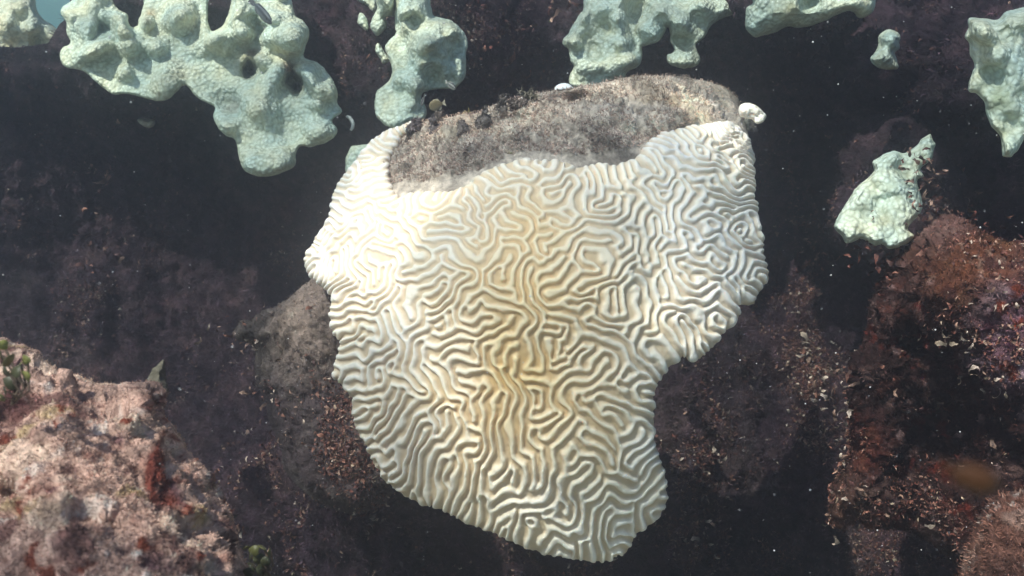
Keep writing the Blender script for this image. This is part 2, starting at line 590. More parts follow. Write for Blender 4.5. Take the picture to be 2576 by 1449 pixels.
def labyrinth():
    """pattern-forming (stripe) field on the unrolled coral surface; ridges run square to the living edge"""
    n, dx, lam = 680, 2.65, 23.8
    rng = np.random.default_rng(4)
    k0 = 2 * np.pi / (lam / dx)
    kx, ky = np.fft.rfftfreq(n) * 2 * np.pi, np.fft.fftfreq(n) * 2 * np.pi
    K2 = (kx[None] ** 2 + ky[:, None] ** 2) / k0 ** 2
    lin = -(1 - K2) ** 2
    y, x = (np.mgrid[0:n, 0:n] - n / 2) * dx
    # edge field, computed on a coarse lattice
    lu, lv = warp(T_LOOP[::2, 0], T_LOOP[::2, 1])
    lp = [np.stack([lu, lv], 1)]
    cs = 5
    xs, ys = x[::cs, ::cs], y[::cs, ::cs]
    d, qx, qy = nearest(lp, xs, ys)
    ax, ay = (xs - qx) / (d + 1e-6), (ys - qy) / (d + 1e-6)
    w = .5 * np.exp(-(d / 55) ** 2) * np.clip(.6 + 1.2 * fbm(np.stack([xs, ys, 0 * xs], -1), .006, 2, 77), .1, 1)
    p = np.stack([xs, ys, 0 * xs], -1)
    th = .25 + 1.3 * fbm(p, .004, 2, 8)
    th = th - .55 * gauss(xs, ys, -330, -180, 260, 220) + .6 * gauss(xs, ys, 430, -50, 220, 350)
    wi = .025 * (1 - np.clip(w, 0, 1)) * (1 - .75 * gauss(xs, ys, 60, 420, 420, 260)) * (.6 + .6 * fbm(p, .01, 2, 5))
    wi = np.maximum(wi, 0)
    tx, ty = np.cos(th), np.sin(th)
    def up(a):
        return np.kron(a, np.ones((cs, cs)))[:n, :n]
    axx, axy, ayy = up(w * ax * ax + wi * tx * tx), up(w * ax * ay + wi * tx * ty), up(w * ay * ay + wi * ty * ty)
    r, dt = .75, .35
    u = rng.normal(0, .3, (n, n))
    den = 1 / (1 - dt * (lin + r))
    for _ in range(165):
        gx_ = (np.roll(u, -1, 1) - np.roll(u, 1, 1)) / 2
        gy_ = (np.roll(u, -1, 0) - np.roll(u, 1, 0)) / 2
        fx, fy = axx * gx_ + axy * gy_, axy * gx_ + ayy * gy_
        an = ((np.roll(fx, -1, 1) - np.roll(fx, 1, 1)) + (np.roll(fy, -1, 0) - np.roll(fy, 1, 0))) / 2 / k0 ** 2
        u = np.fft.irfft2(np.fft.rfft2(u + dt * (-u ** 3 - .25 * u * u + an)) * den, s=(n, n))
    # finer lattice by Fourier zero padding
    n2 = n * 2
    U = np.fft.fftshift(np.fft.fft2(u))
    big = np.zeros((n2, n2), complex)
    big[n // 2:n // 2 + n, n // 2:n // 2 + n] = U
    u2 = np.fft.ifft2(np.fft.ifftshift(big)).real * 4
    def look(px, py):
        q = np.stack([px, py, 0 * px], -1)
        a, b = warp(px + 15 * fbm(q, .011, 2, 301) + 8 * fbm(q, .03, 1, 303), py + 13 * fbm(q, .012, 2, 302) + 8 * fbm(q, .03, 1, 304))
        fx = np.clip(a / (dx / 2) + n, 0, n2 - 2.001)
        fy = np.clip(b / (dx / 2) + n, 0, n2 - 2.001)
        i, j = fx.astype(int), fy.astype(int)
        s, t = fx - i, fy - j
        return (u2[j, i] * (1 - s) + u2[j, i + 1] * s) * (1 - t) + (u2[j + 1, i] * (1 - s) + u2[j + 1, i + 1] * s) * t
    return look
LAB = labyrinth()

def ridge(px, py):
    u = LAB(px, py)
    s = .5 + .5 * np.tanh(1.75 * u + .22 - .5 * sstep(520, 1150, py + .25 * (px - 1370)))
    return s

def t_front(x, y, d):
    return dome(x, y) - .012 + .055 * np.exp(-d / 7.0)
def t_disp(P, x, y, d):
    s = ridge(x, y)
    fine = .0010 * fbm(P, 120, 2, 15)
    return ((.0068 + .0024 * sstep(500, 1150, y) + .0018 * fbm(P, 6, 2, 19)) * (s - .3) + .004 * fbm(P, 14, 2, 12) + fine) * sstep(0, 17, d) + .008 * sstep(0, 10, d)
brain = empty('brain_coral', at(1370, 1400, 2.3))
tag(brain, 'large bleached white brain coral with winding ridges and a dead turf-covered top', 'brain coral')
T = Patch([T_LOOP], 2.1, t_front, None, t_disp)
s = ridge(T.px, T.py)[:, None]
tcol = (np.array([.71, .585, .45]) - np.array([.09, .09, .09]) * sstep(450, 1000, T.py)[:, None]) * (1 - s) + np.array([.89, .84, .79]) * s  # beige valley tissue; lower half also has groove shade painted in
warm = np.clip(gauss(T.px, T.py, 1330, 800, 260, 330) + .5 * gauss(T.px, T.py, 1250, 1050, 160, 130), 0, 1)[:, None] * (.8 + .6 * fbm(T.V, 7, 2, 92)[:, None])
tcol = tcol * (1 - warm * np.array([0, .16, .42]))
mott = fbm(T.V, 5, 3, 91)[:, None]
tcol = tcol * (1 + .10 * mott * np.array([.4, .7, 1.4]))
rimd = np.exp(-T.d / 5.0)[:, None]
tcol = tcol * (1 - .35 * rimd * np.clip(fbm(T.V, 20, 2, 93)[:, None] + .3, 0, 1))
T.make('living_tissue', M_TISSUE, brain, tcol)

ROCK = [(1030, 325), (1062, 306), (1110, 297), (1165, 288), (1200, 286), (1235, 266), (1290, 252), (1324, 240), (1392, 226), (1450, 219), (1513, 208), (1560, 197), (1620, 190), (1655, 190),
        (1700, 191), (1752, 199), (1800, 211), (1836, 228), (1858, 247), (1862, 268), (1880, 300), (1884, 345), (1888, 400), (1890, 480), (1898, 580), (1905, 640), (1910, 690),
        (1890, 735), (1840, 770), (1835, 800), (1780, 860), (1720, 885), (1660, 930), (1632, 990), (1630, 1100), (1650, 1180), (1655, 1260), (1590, 1310), (1550, 1370),
        (1450, 1385), (1350, 1365), (1200, 1300), (1080, 1255), (990, 1205), (930, 1110), (900, 1000), (862, 930), (868, 840), (850, 750), (800, 690), (786, 655), (830, 580), (845, 510), (880, 430), (950, 355)]
def dead_zone(x, y):
    return sstep(0, 30, np.interp(x, [980, 1050, 1185, 1310, 1460, 1600, 1760, 1900], [480, 470, 450, 395, 410, 385, 310, 330]) - y)
def r_front(x, y, d):
    pit = .11 * gauss(x, y, 1441, 247, 48, 20) + .03 * gauss(x, y, 1300, 300, 60, 14)
    return dome(x, y) + .004 + .05 * np.exp(-d / 6.0) + pit - .035 * gauss(x, y, 1690, 290, 130, 60) * dead_zone(x, y)
def r_disp(P, x, y, d):
    z = dead_zone(x, y)
    z = z * sstep(0, 34, d)
    return z * (.024 * fbm(P, 14, 4, 61) + .012 * (.5 - worley(P, 40, 6)[0]) + .013 * fbm(P, 60, 3, 62) + .010 * (.5 - worley(P, 110, 63)[0]))
RK = Patch([smooth_loop(ROCK, 4, 5.0, 6)], 3.4, r_front, lambda x, y, d: dome(x, y) + .06 + .45 * (1 - np.exp(-d / 120)), r_disp)
def turf_col(V):
    a, b, c = fbm(V, 9, 4, 65)[:, None], fbm(V, 34, 3, 66)[:, None], fbm(V, 4, 3, 67)[:, None]
    col = np.array([.43, .385, .35]) * (1 + .5 * b)
    col = col + np.clip(a - .05, 0, 1) * np.array([.30, .26, .20]) + np.clip(c - .15, 0, 1) * np.array([.40, .33, .22])
    col = col * np.array([1.03, .98, .93]) * (1 - .5 * np.clip(-a - .08, 0, .4) * 2.5) * (1 + .5 * fbm(V, 60, 3, 69)[:, None])
    return np.clip(col, .025, .7)
rcol = turf_col(RK.V)
sunlit_sediment = (gauss(RK.px, RK.py, 1720, 270, 130, 60) + .6 * gauss(RK.px, RK.py, 1130, 330, 110, 30))[:, None] * np.clip(.5 + 1.4 * fbm(RK.V, 12, 3, 74)[:, None], 0, 1.3)  # yellow sediment with its sunlit brightness painted into the colour
rcol = np.clip(rcol + sunlit_sediment * np.array([.26, .19, .09]), .02, .75)

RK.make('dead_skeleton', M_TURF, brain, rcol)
# turf growing on the dead top
nf = RK.nf
sel = (dead_zone(RK.px[:nf], RK.py[:nf]) > .6) & (fbm(RK.V[:nf], 22, 3, 75) > -.25)
fv, ff, fi = filaments(RK.V[:nf], RK.N[:nf], 15000, .0065, .0010, RNG, sel, 1.3)
fcol = rcol[fi] * np.array([.9, .8, .82]) * RNG.uniform(.55, 1.5, (len(fi) // 5, 1)).repeat(5, 0)
o = mesh_obj('turf', fv, ff, M_FUZZ, brain, fcol)
tag(o, kind='stuff')

# white living remnants left on the right shoulder, and the pale knob on the far rim
def nub(name, outline, dep, thick, mat, parent, colour, wob=.008, scale=60, back=.05, step=2.2):
    lp = smooth_loop(outline, 4, 2.0, 8)
    def fr(x, y, d):
        m = d.max() + 1e-6
        return dep - thick * np.sqrt(np.clip(1 - (1 - d / m) ** 2, 0, 1))
    pt = Patch([lp], step, fr, lambda x, y, d: dep + back * np.sqrt(np.clip(d / (d.max() + 1e-6), 0, 1)),
               lambda P, x, y, d: wob * fbm(P, scale, 2, 5) * sstep(0, 8, d))
    c = np.tile(colour, (len(pt.V), 1))
    return pt.make(name, mat, parent, c)
nub('tissue_remnant', [(1858, 272), (1868, 261), (1886, 260), (1905, 268), (1922, 282), (1928, 292), (1920, 306), (1905, 312), (1890, 300), (1872, 296), (1860, 290)], 2.08, .03, M_TISSUE, brain, (.78, .74, .68), .012, 90)
nub('tissue_remnant', [(1393, 228), (1400, 215), (1414, 209), (1430, 211), (1442, 219), (1450, 226), (1440, 232), (1410, 234)], 2.33, .03, M_TISSUE, brain, (.66, .70, .74), .001, 40)

# knobs of algae standing on the dead top
def knob(px, py, w, h, colour, seed, parent, dep=None):
    """upright lumpy tuft with a rough surface"""
    n, m = 20, 14
    dep = float(dome(np.array(float(px)), np.array(float(py)))) + .01 if dep is None else dep
    b = unproj(px, py, dep)
    sc_ = dep / FOC
    v = []
    for j in range(m):
        t = j / (m - 1)
        rr = w * sc_ * (.75 + .35 * math.sin(t * 4 + seed)) * math.sqrt(max(1 - t ** 3, 0))
        for i in range(n):
            a = 2 * math.pi * i / n
            v.append((b[0] + rr * math.cos(a), b[1] + rr * math.sin(a), b[2] - .01 + t * h * sc_))
    v = np.array(v)
    v += .95 * w * sc_ * np.stack([fbm(v + seed, 75, 4, 5, .7), fbm(v + seed, 75, 4, 6, .7), fbm(v + seed, 75, 4, 7, .7)], 1)
    i = np.arange(n * m).reshape(m, n)
    f = np.stack([i[:-1].ravel(), np.roll(i[:-1], -1, 1).ravel(), np.roll(i[1:], -1, 1).ravel(), i[1:].ravel()], 1)
    c = np.array(colour) * (1 + .5 * fbm(v, 80, 2, 8)[:, None])
    out = v - v.mean(0)
    out /= np.linalg.norm(out, axis=1, keepdims=True) + 1e-9
    kv, kf, ki = filaments(v, out, 240, .45 * w * sc_, .06 * w * sc_, RNG, None, 1.2)
    f = [tuple(q) for q in f] + [tuple(q + len(v)) for q in kf]
    c = np.vstack([c, c[ki] * RNG.uniform(.7, 2.4, (240, 1)).repeat(5, 0)])
    v = np.vstack([v, kv])
    return mesh_obj('algae_tuft', v, f, M_TURF, parent, c)
for k, (x, y, w, h, c) in enumerate([(1047, 326, 15, 26, (.09, .06, .07)), (1093, 330, 14, 32, (.10, .07, .08)), (1104, 306, 12, 24, (.12, .08, .08)), (1164, 345, 15, 34, (.15, .10, .10)),
                                     (1215, 318, 16, 38, (.13, .09, .09)), (1263, 268, 16, 24, (.10, .07, .07)), (1330, 246, 24, 16, (.11, .08, .07)), (1300, 262, 20, 14, (.12, .08, .08)),
                                     (1300, 350, 20, 14, (.10, .07, .07)), (1268, 362, 14, 12, (.10, .07, .07)), (1277, 388, 9, 14, (.12, .13, .05)),
                                     (1118, 352, 16, 10, (.20, .13, .11)), (1484, 412, 8, 9, (.06, .05, .06)), (1030, 345, 12, 20, (.08, .06, .06)), (1880, 318, 10, 24, (.15, .12, .11)),
                                     (1895, 322, 7, 16, (.11, .08, .08)), (1215, 372, 10, 10, (.3, .26, .24))]):
    knob(x, y, w * 1.05, h * 1.5, [c[0] * 1.35, c[1] * 1.65, c[2] * 1.5], k * 1.7, brain)
tag(knob(1134, 312, 7, 20, (.55, .5, .42), 4.4, brain), 'small pale tuft')

# ------------------------------------------------------------------ dead flank of the coral head, lower left
BASE = [(812, 690), (775, 706), (742, 735), (705, 765), (670, 782), (640, 800), (605, 808), (592, 830), (606, 856), (640, 880), (640, 930), (660, 1000), (690, 1090),
        (720, 1180), (780, 1250), (880, 1290), (960, 1270), (1000, 1200), (960, 1000), (920, 850), (880, 740)]
def base_front(x, y, d):
    return 2.13 + .00055 * (850 - x) + .00012 * (y - 700) + .16 * np.exp(-d / 28.0) - .03 * gauss(x, y, 760, 850, 90, 90)
BS = Patch([smooth_loop(BASE, 4, 9, 12)], 3.6, base_front, lambda x, y, d: 2.45 + .3 * (1 - np.exp(-d / 60)) + 0 * x,
           lambda P, x, y, d: (.03 * fbm(P, 10, 4, 81) + .012 * fbm(P, 50, 3, 82)) * sstep(0, 25, d))
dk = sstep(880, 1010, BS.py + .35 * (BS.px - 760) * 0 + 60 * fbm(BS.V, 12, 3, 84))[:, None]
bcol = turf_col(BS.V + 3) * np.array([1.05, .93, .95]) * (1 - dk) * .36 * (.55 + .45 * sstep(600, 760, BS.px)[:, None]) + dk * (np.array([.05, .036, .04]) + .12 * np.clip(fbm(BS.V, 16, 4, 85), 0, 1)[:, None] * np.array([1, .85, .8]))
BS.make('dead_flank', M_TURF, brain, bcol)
fv, ff, fi = filaments(BS.V[:BS.nf], BS.N[:BS.nf], 5000, .006, .0011, RNG)
tag(mesh_obj('turf', fv, ff, M_FUZZ, brain, bcol[fi] * RNG.uniform(.55, 1.6, (len(fi) // 5, 1)).repeat(5, 0)), kind='stuff')

# ------------------------------------------------------------------ star corals
def star(name, loops, dep, lumps, label, mat=M_STAR, thick=.032, edge=9, slope=0.0, tilt=0.0, auto=0, seed=0, step=3.6, back=.12, dark_spots=None, parent=None, group='pale green star corals on the reef', lump_scale=1.5):
    """encrusting plate with rounded rim and knobs; lumps: (px, py, radius px, height m)"""
    lps = [smooth_loop(l, 5, 2.5, seed + k) for k, l in enumerate(loops)]
    for lp in lps:                       # ragged tops where a colony runs on above the frame
        m = lp[:, 1] < -70
        lp[m, 1] += 55 * fbm(np.hstack([lp[m], 0 * lp[m][:, :1]]), .018, 2, seed + 5) - 30 * np.abs(np.sin(lp[m, 0] / 31))
    cx, cy = np.array(loops[0]).mean(0)
    lumps = list(lumps)
    rg = np.random.default_rng(seed + 100)
    a = np.array(loops[0])
    tries = 0
    while auto > 0 and tries < 400:
        tries += 1
        x, y = rg.uniform(a[:, 0].min(), a[:, 0].max()), rg.uniform(max(a[:, 1].min(), -60), a[:, 1].max())
        if inside(lps, np.array([x]), np.array([y]))[0]:
            lumps.append((x, y, rg.uniform(16, 38), rg.uniform(.015, .05)))
            auto -= 1
    def base(x, y):
        return dep + slope * (x - cx) / 100 + tilt * (y - cy) / 100
    def fr(x, y, d):
        t = np.clip(d / edge, 0, 1)
        prof = np.sqrt(np.clip(1 - (1 - t) ** 2, 0, 1))
        z = base(x, y) - thick * (.35 + .65 * prof) * (d > 0) - 0 * x
        z = base(x, y) - thick * prof
        P = unproj(x, y, base(x, y))
        j = 12 * fbm(P, 7, 2, seed + 3)
        for lx, ly, lr, lh in lumps:
            q = ((x + j - lx) ** 2 + (y + j * .7 - ly) ** 2) / (lr * 1.35) ** 2
            z = z - lump_scale * lh * np.clip(1 - q, 0, 1) ** 1.8 * np.clip(d / 14, 0, 1)
        return z
    def dp(P, x, y, d):
        f1, _ = worley(P, 14, seed)
        return (.014 * fbm(P, 6, 3, seed + 7) + .016 * (.5 - f1) + .006 * fbm(P, 30, 2, seed + 9)) * sstep(0, 22, d)
    pt = Patch(lps, step, fr, lambda x, y, d: base(x, y) + back * (1 - np.exp(-d / 45)), dp)
    col = np.ones((len(pt.V), 3))
    rim = np.exp(-pt.d / 7.0)[:, None]
    col = col * (1 + .18 * rim)
    if dark_spots is not None:
        for sx, sy, sr, sc_ in dark_spots:
            k = gauss(pt.px, pt.py, sx, sy, sr)[:, None] * np.clip(.8 + fbm(pt.V, 25, 3, 7)[:, None], 0, 1.3)
            col = col * (1 - k * (1 - np.array(sc_)))
    o = pt.make(name, mat, parent, col)
    if parent is None:
        tag(o, label, 'star coral', group)
    return o, pt
def c1(*p): return [(x * .3555, y * .3555) for x, y in p]
def c2(*p): return [(837 + x * .3555, y * .3555) for x, y in p]
def c3(*p): return [(1674 + x * .3555, y * .3555) for x, y in p]
def lump1(l, f): return [(x, y, r, h) for (x, y), (r, h) in zip(f(*[q[:2] for q in l]), [q[2:] for q in l])]

star('star_coral', [c1((-200, -160), (180, -160), (235, -60), (250, 0), (265, 80), (300, 130), (370, 175), (440, 240), (500, 300), (520, 400), (500, 500), (490, 545), (450, 560), (380, 540), (300, 500), (200, 490), (100, 490), (0, 465), (-200, 430))],
     3.75, lump1([(60, 60, 40, .06), (200, 40, 30, .05), (40, 200, 34, .06), (190, 200, 30, .04), (330, 300, 34, -.05)], c1), 'cream star coral in bright sun at the upper left corner beside open blue water', M_STAR_PALE, .16, 40, auto=6, seed=1, tilt=-.05)
B_out = c1((430, 100), (440, 55), (500, 10), (560, -80), (620, -160), (2000, -160), (2060, -20), (2090, 110), (2150, 150), (2190, 230), (2165, 330), (2150, 400), (2240, 440), (2300, 490), (2350, 560), (2390, 650), (2385, 720), (2420, 790),
           (2350, 850), (2390, 930), (2320, 1000), (2200, 1040), (2130, 1030), (2090, 1090), (2090, 1170), (2010, 1220), (1900, 1250), (1800, 1240), (1720, 1200), (1690, 1110), (1670, 1000), (1600, 960), (1540, 900),
           (1510, 830), (1520, 760), (1430, 715), (1370, 660), (1310, 600), (1260, 640), (1190, 700), (1100, 712), (1020, 690), (950, 672), (880, 660), (800, 670), (730, 620), (660, 560), (600, 510), (540, 490), (480, 480), (440, 450), (425, 400), (440, 340), (500, 300), (470, 230), (470, 160))
holes = [c1((800, -20), (900, -40), (1010, 0), (1000, 80), (980, 140), (975, 180), (930, 190), (905, 150), (900, 100), (830, 60)),
         c1((1480, 0), (1560, -20), (1630, -10), (1620, 80), (1590, 160), (1530, 210), (1490, 210), (1470, 120))]
star('star_coral', [B_out] + holes, 3.02,
     lump1([(500, 120, 34, .07), (1765, 495, 24, -.10), (2100, 600, 26, -.10), (660, 90, 36, .06), (790, 120, 26, .05), (870, 130, 22, .06), (870, 210, 24, .07), (620, 200, 26, .05), (1020, 150, 20, .06), (1270, 110, 44, .09), (740, 310, 26, .05), (960, 300, 30, .05), (1100, 330, 26, .05),
            (1510, 260, 28, .07), (1580, 300, 30, .06), (1690, 60, 44, .10), (1700, 200, 40, .05), (1920, 110, 34, .08), (2060, 200, 50, .10), (1950, 300, 30, .06), (2080, 320, 30, .05), (1430, 330, 30, .03), (1180, 560, 40, .03), (880, 500, 24, .04), (570, 400, 24, .04),
            (2200, 520, 30, .06), (2330, 640, 26, .06), (2230, 620, 24, .05), (1980, 500, 34, .06), (1900, 620, 30, .05), (1860, 430, 26, .06), (1610, 740, 40, -.03), (1850, 780, 40, .04), (2250, 740, 24, .04), (2250, 920, 34, .04), (1800, 1130, 40, .04), (1960, 1150, 40, .04), (1580, 880, 30, .03), (2060, 900, 40, -.02)], c1),
     'largest green star coral, wide knobbly mass with holes hanging over the dark upper left', seed=2, auto=16, thick=.032, dark_spots=[(*c1((1762, 490))[0], 20, (.2, .18, .18)), (*c1((1772, 520))[0], 15, (.2, .2, .2)), (*c1((2100, 600))[0], 22, (.2, .18, .18)), (*c1((2110, 650))[0], 15, (.2, .2, .2)), (*c1((1780, 370))[0], 26, (.35, .28, .26)), (*c1((2040, 480))[0], 22, (.4, .3, .27)), (*c1((1250, 480))[0], 40, (.75, .7, .68)), (*c1((1640, 740))[0], 26, (.6, .52, .5)), (*c1((1060, 110))[0], 18, (.8, .6, .45))], tilt=-.065)  # the darkest spots follow the deepest dents
star('star_coral', [c2((440, -160), (440, 60), (440, 180), (442, 240), (395, 290), (370, 350), (400, 420), (420, 480), (400, 570), (320, 640), (300, 700), (300, 800), (330, 850), (400, 900), (450, 906), (500, 892), (560, 868), (620, 860), (660, 820), (660, 770), (632, 700), (640, 655),
                       (730, 632), (820, 625), (870, 620), (930, 560), (945, 480), (940, 400), (955, 330), (950, 270), (920, 220), (870, 170), (800, 130), (720, 115), (700, 60), (690, 0), (690, -160))],
     3.05, lump1([(520, 40, 44, .08), (640, 60, 30, .06), (540, 200, 22, .05), (690, 210, 44, .08), (610, 300, 30, .08), (710, 280, 26, .07), (800, 190, 30, .05), (620, 400, 34, .08), (690, 330, 26, .07), (790, 320, 28, .06), (750, 420, 28, .07), (870, 230, 24, .04), (660, 480, 26, .06), (570, 560, 30, .05), (800, 510, 26, .04), (560, 700, 30, .03), (490, 800, 40, .02), (880, 440, 24, .03)], c2),
     'green star coral at top centre, knobbly on the right, tapering down to the brain coral', seed=3, auto=6, thick=.032, tilt=-.065)
star('star_coral', [c2((300, -120), (300, 0), (315, 60), (275, 140), (272, 200), (310, 252), (340, 240), (386, 190), (375, 130), (400, 115), (438, 110), (446, 0), (446, -120))], 3.2, [], 'narrow yellow-green star coral strip left of the top centre coral', seed=4, auto=4, thick=.05, edge=14)
star('star_coral', [c2((190, 92), (240, 130), (255, 205), (235, 222), (215, 205), (175, 160))], 3.22, [], 'tiny pointed green star coral flake high above the white worm tube', seed=5, thick=.03, edge=10)
star('star_coral', [c2((320, 308), (370, 370), (408, 420), (392, 446), (350, 452), (325, 400), (300, 350))], 3.16, [], 'small oval green star coral touching the left edge of the top centre coral', seed=6, thick=.04, edge=12)
star('star_coral', [c2((160, -80), (165, 0), (240, 40), (270, 85), (302, 100), (312, 40), (290, -80))], 3.3, [], 'little green star coral wedge cut off by the top frame edge', seed=7, thick=.04, edge=12)
star('star_coral', [c2((1775, -160), (1775, 0), (1772, 70), (1740, 110), (1700, 180), (1660, 240), (1625, 300), (1640, 330), (1670, 345), (1680, 430), (1706, 470), (1680, 530), (1675, 590), (1710, 617), (1800, 627), (1900, 602), (2000, 580), (2065, 550), (2090, 505), (2180, 450), (2190, 330),
                       (2215, 328), (2290, 300), (2345, 240), (2365, 190), (2385, 230), (2392, 300), (2418, 350), (2400, 378), (2366, 395), (2370, 440), (2420, 474), (2500, 484), (2570, 468), (2604, 420), (2578, 350), (2574, 310), (2630, 260), (2690, 170), (2760, 130), (2840, 100), (2915, 65), (2925, 30), (2840, 0), (2830, -160))],
     3.1, lump1([(1850, 60, 40, .05), (1990, 60, 44, .06), (2050, 160, 28, .07), (1780, 160, 34, .05), (2250, 210, 34, .07), (2290, 60, 30, .06), (2430, 120, 44, .07), (2500, 200, 30, .05), (1850, 260, 40, .03), (2040, 280, 28, .06), (1800, 450, 40, .04), (1980, 430, 50, .05), (1850, 375, 22, -.02), (2480, 420, 34, .03), (2470, 290, 34, -.03), (2700, 60, 40, .05), (2600, 40, 34, .06), (2130, 60, 30, -.04)], c2),
     'broad green star coral behind the dead top with a drooping rounded lobe on its right', seed=8, auto=9, thick=.032, tilt=-.065)
star('star_coral', [c3((620, -160), (622, 10), (575, 60), (565, 130), (570, 200), (600, 242), (642, 264), (700, 250), (790, 220), (870, 186), (950, 196), (1040, 180), (1140, 140), (1230, 100), (1290, 76), (1330, 85), (1355, 118), (1395, 126), (1460, 92), (1480, 60), (1490, 0), (1500, -160))],
     2.85, lump1([(700, 60, 40, .03), (900, 60, 50, .05), (1020, 10, 26, -.04), (1150, 60, 44, .04), (1300, 20, 30, .04), (800, 160, 40, .03), (640, 180, 30, .03), (1400, 40, 30, .03)], c3), 'olive star coral plate with a ruffled lower edge along the top right frame edge', seed=9, thick=.09, tilt=.06, dark_spots=[(1990, 40, 60, (.85, .8, .7))])
star('star_coral', [c3((1575, 210), (1620, 215), (1662, 250), (1655, 300), (1660, 342), (1624, 370), (1640, 430), (1646, 482), (1600, 492), (1550, 490), (1500, 476), (1455, 440), (1450, 410), (1490, 350), (1505, 310), (1505, 260), (1530, 230))], 2.7, lump1([(1590, 270, 26, .04), (1540, 410, 30, .04)], c3),
     'small isolated star coral knob on the dark wall at upper right', seed=10, tilt=-.05, thick=.05, edge=20, step=2.6)
star('star_coral', [c3((2590, 40), (2480, 65), (2400, 85), (2355, 138), (2240, 128), (2152, 126), (2135, 160), (2142, 200), (2120, 260), (2150, 310), (2150, 380), (2180, 440), (2175, 500), (2145, 590), (2152, 650), (2200, 662), (2250, 720), (2270, 800), (2310, 900), (2370, 970), (2380, 1070), (2392, 1106), (2440, 1111), (2480, 1080), (2510, 1040), (2550, 970), (2640, 900), (2760, 500), (2760, 60))],
     1.98, lump1([(2500, 120, 44, .04), (2440, 200, 34, .03), (2330, 330, 40, .04), (2230, 180, 30, .03), (2520, 300, 36, .03), (2440, 420, 36, .03), (2350, 420, 26, .02), (2500, 560, 40, .03), (2300, 560, 40, -.03), (2430, 720, 40, .025), (2340, 760, 40, -.02), (2450, 900, 36, -.03), (2420, 1050, 20, .02), (2300, 240, 34, .03)], c3),
     'pale star coral hanging like a tapering tongue at the right frame edge', seed=11, auto=6, tilt=-.03, lump_scale=.9, thick=.06, edge=24, step=2.8, dark_spots=[(2520, 245, 36, (.72, .7, .55)), (2510, 330, 30, (.75, .7, .55))])
star('star_coral', [[(2339, 336), (2346, 352), (2353, 363), (2349, 377), (2342, 402), (2316, 425), (2325, 444), (2308, 456), (2318, 496), (2321, 520), (2314, 542), (2300, 553), (2284, 575), (2300, 592), (2286, 610), (2255, 624), (2235, 626), (2222, 616), (2199, 616), (2165, 602), (2130, 613), (2119, 595), (2098, 574), (2105, 550), (2122, 522), (2140, 494), (2150, 476), (2178, 451), (2197, 430), (2195, 409), (2208, 398), (2228, 384), (2250, 379), (2272, 386), (2300, 370), (2318, 352)]],
     2.12, [(2240, 400, 30, .04), (2215, 440, 30, .03), (2250, 470, 34, .04), (2170, 500, 36, .035), (2260, 530, 34, .035), (2150, 570, 30, .03), (2215, 515, 20, -.02), (2300, 470, 24, .02), (2210, 580, 34, .03), (2245, 500, 22, -.02)],
     'leaning oval star coral above the rusty brown rock on the right', seed=12, tilt=-.05, thick=.05, edge=16, lump_scale=.7, step=2.6, dark_spots=[(2260, 490, 20, (.6, .58, .48)), (2180, 520, 18, (.55, .52, .45)), (2225, 550, 22, (.6, .56, .48))])
star('star_coral', [[(872, 440), (868, 410), (876, 380), (890, 366), (930, 364), (990, 362), (990, 460), (900, 470)]], 2.95, [], 'smooth green star coral peeping out behind the left edge of the brain coral', seed=13, lump_scale=.9, thick=.06, edge=24)

# ------------------------------------------------------------------ rocks in the corners
def crust(V, base, spots, seed):
    col = np.tile(base, (len(V), 1)) * (1 + .4 * fbm(V, 30, 3, seed)[:, None])
    for k, (sc_, thr, c) in enumerate(spots):
        w = sstep(thr, thr + .18, fbm(V, sc_, 4, seed + 5 * k + 1))[:, None]
        col = col * (1 - w) + np.array(c) * w
    return np.clip(col * (1 + .35 * fbm(V, 90, 3, seed + 99)[:, None]), .008, .8)
def red_zone(x, y):
    return gauss(x, y, 400, 1150, 24, 60) + gauss(x, y, 440, 1230, 40, 55) + .9 * gauss(x, y, 395, 1190, 16, 60) + .9 * gauss(x, y, 352, 972, 22, 10) + .6 * gauss(x, y, 372, 1020, 22, 16)

LEFT = [(-190, 800), (-60, 830), (0, 846), (30, 858), (62, 870), (98, 880), (108, 905), (150, 928), (200, 944), (242, 960), (290, 965), (340, 962), (382, 958), (408, 972), (419, 1000), (411, 1030), (430, 1060), (452, 1092), (472, 1130), (500, 1170), (521, 1200), (537, 1232),
        (562, 1272), (586, 1320), (600, 1362), (612, 1400), (632, 1449), (660, 1560), (700, 1700), (-260, 1700), (-260, 820)]
def left_front(x, y, d):
    z = 1.22 - .34 * np.clip((y - 850) / 600, 0, 1.5) + .0002 * np.abs(x - 150) + .20 * np.exp(-d / 30.0)
    z = z + .06 * sstep(330, 560, x - .25 * (y - 1000)) 
    z = z + .07 * gauss(x, y, 393, 1000, 20, 34) + .05 * gauss(x, y, 205, 990, 18, 16) + .05 * gauss(x, y, 265, 1400 - 60, 40, 26) + .05 * gauss(x, y, 30, 1040, 50, 60) + .05 * gauss(x, y, 20, 1230, 24, 30) + .045 * gauss(x, y, 100, 1130, 30, 20)
    return z
LF = Patch([smooth_loop(LEFT, 4, 8, 31)], 3.2, left_front, lambda x, y, d: 1.45 + .4 * (1 - np.exp(-d / 90)) + 0 * x,
           lambda P, x, y, d: (.03 * fbm(P, 8, 3, 101) + .016 * fbm(P, 24, 3, 102) + .014 * (.5 - worley(P, 34, 3)[0]) + .009 * (.5 - worley(P, 90, 4)[0]) - .022 * sstep(.25, .45, fbm(P, 17, 2, 108))) * sstep(0, 20, d))
lcol = crust(LF.V, (.50, .335, .285), [(14, .08, (.66, .49, .41)), (22, .22, (.20, .11, .10)), (18, .36, (.42, .31, .19)), (40, .36, (.70, .58, .54)), (30, .36, (.20, .055, .035)), (12, .34, (.16, .09, .10))], 110)
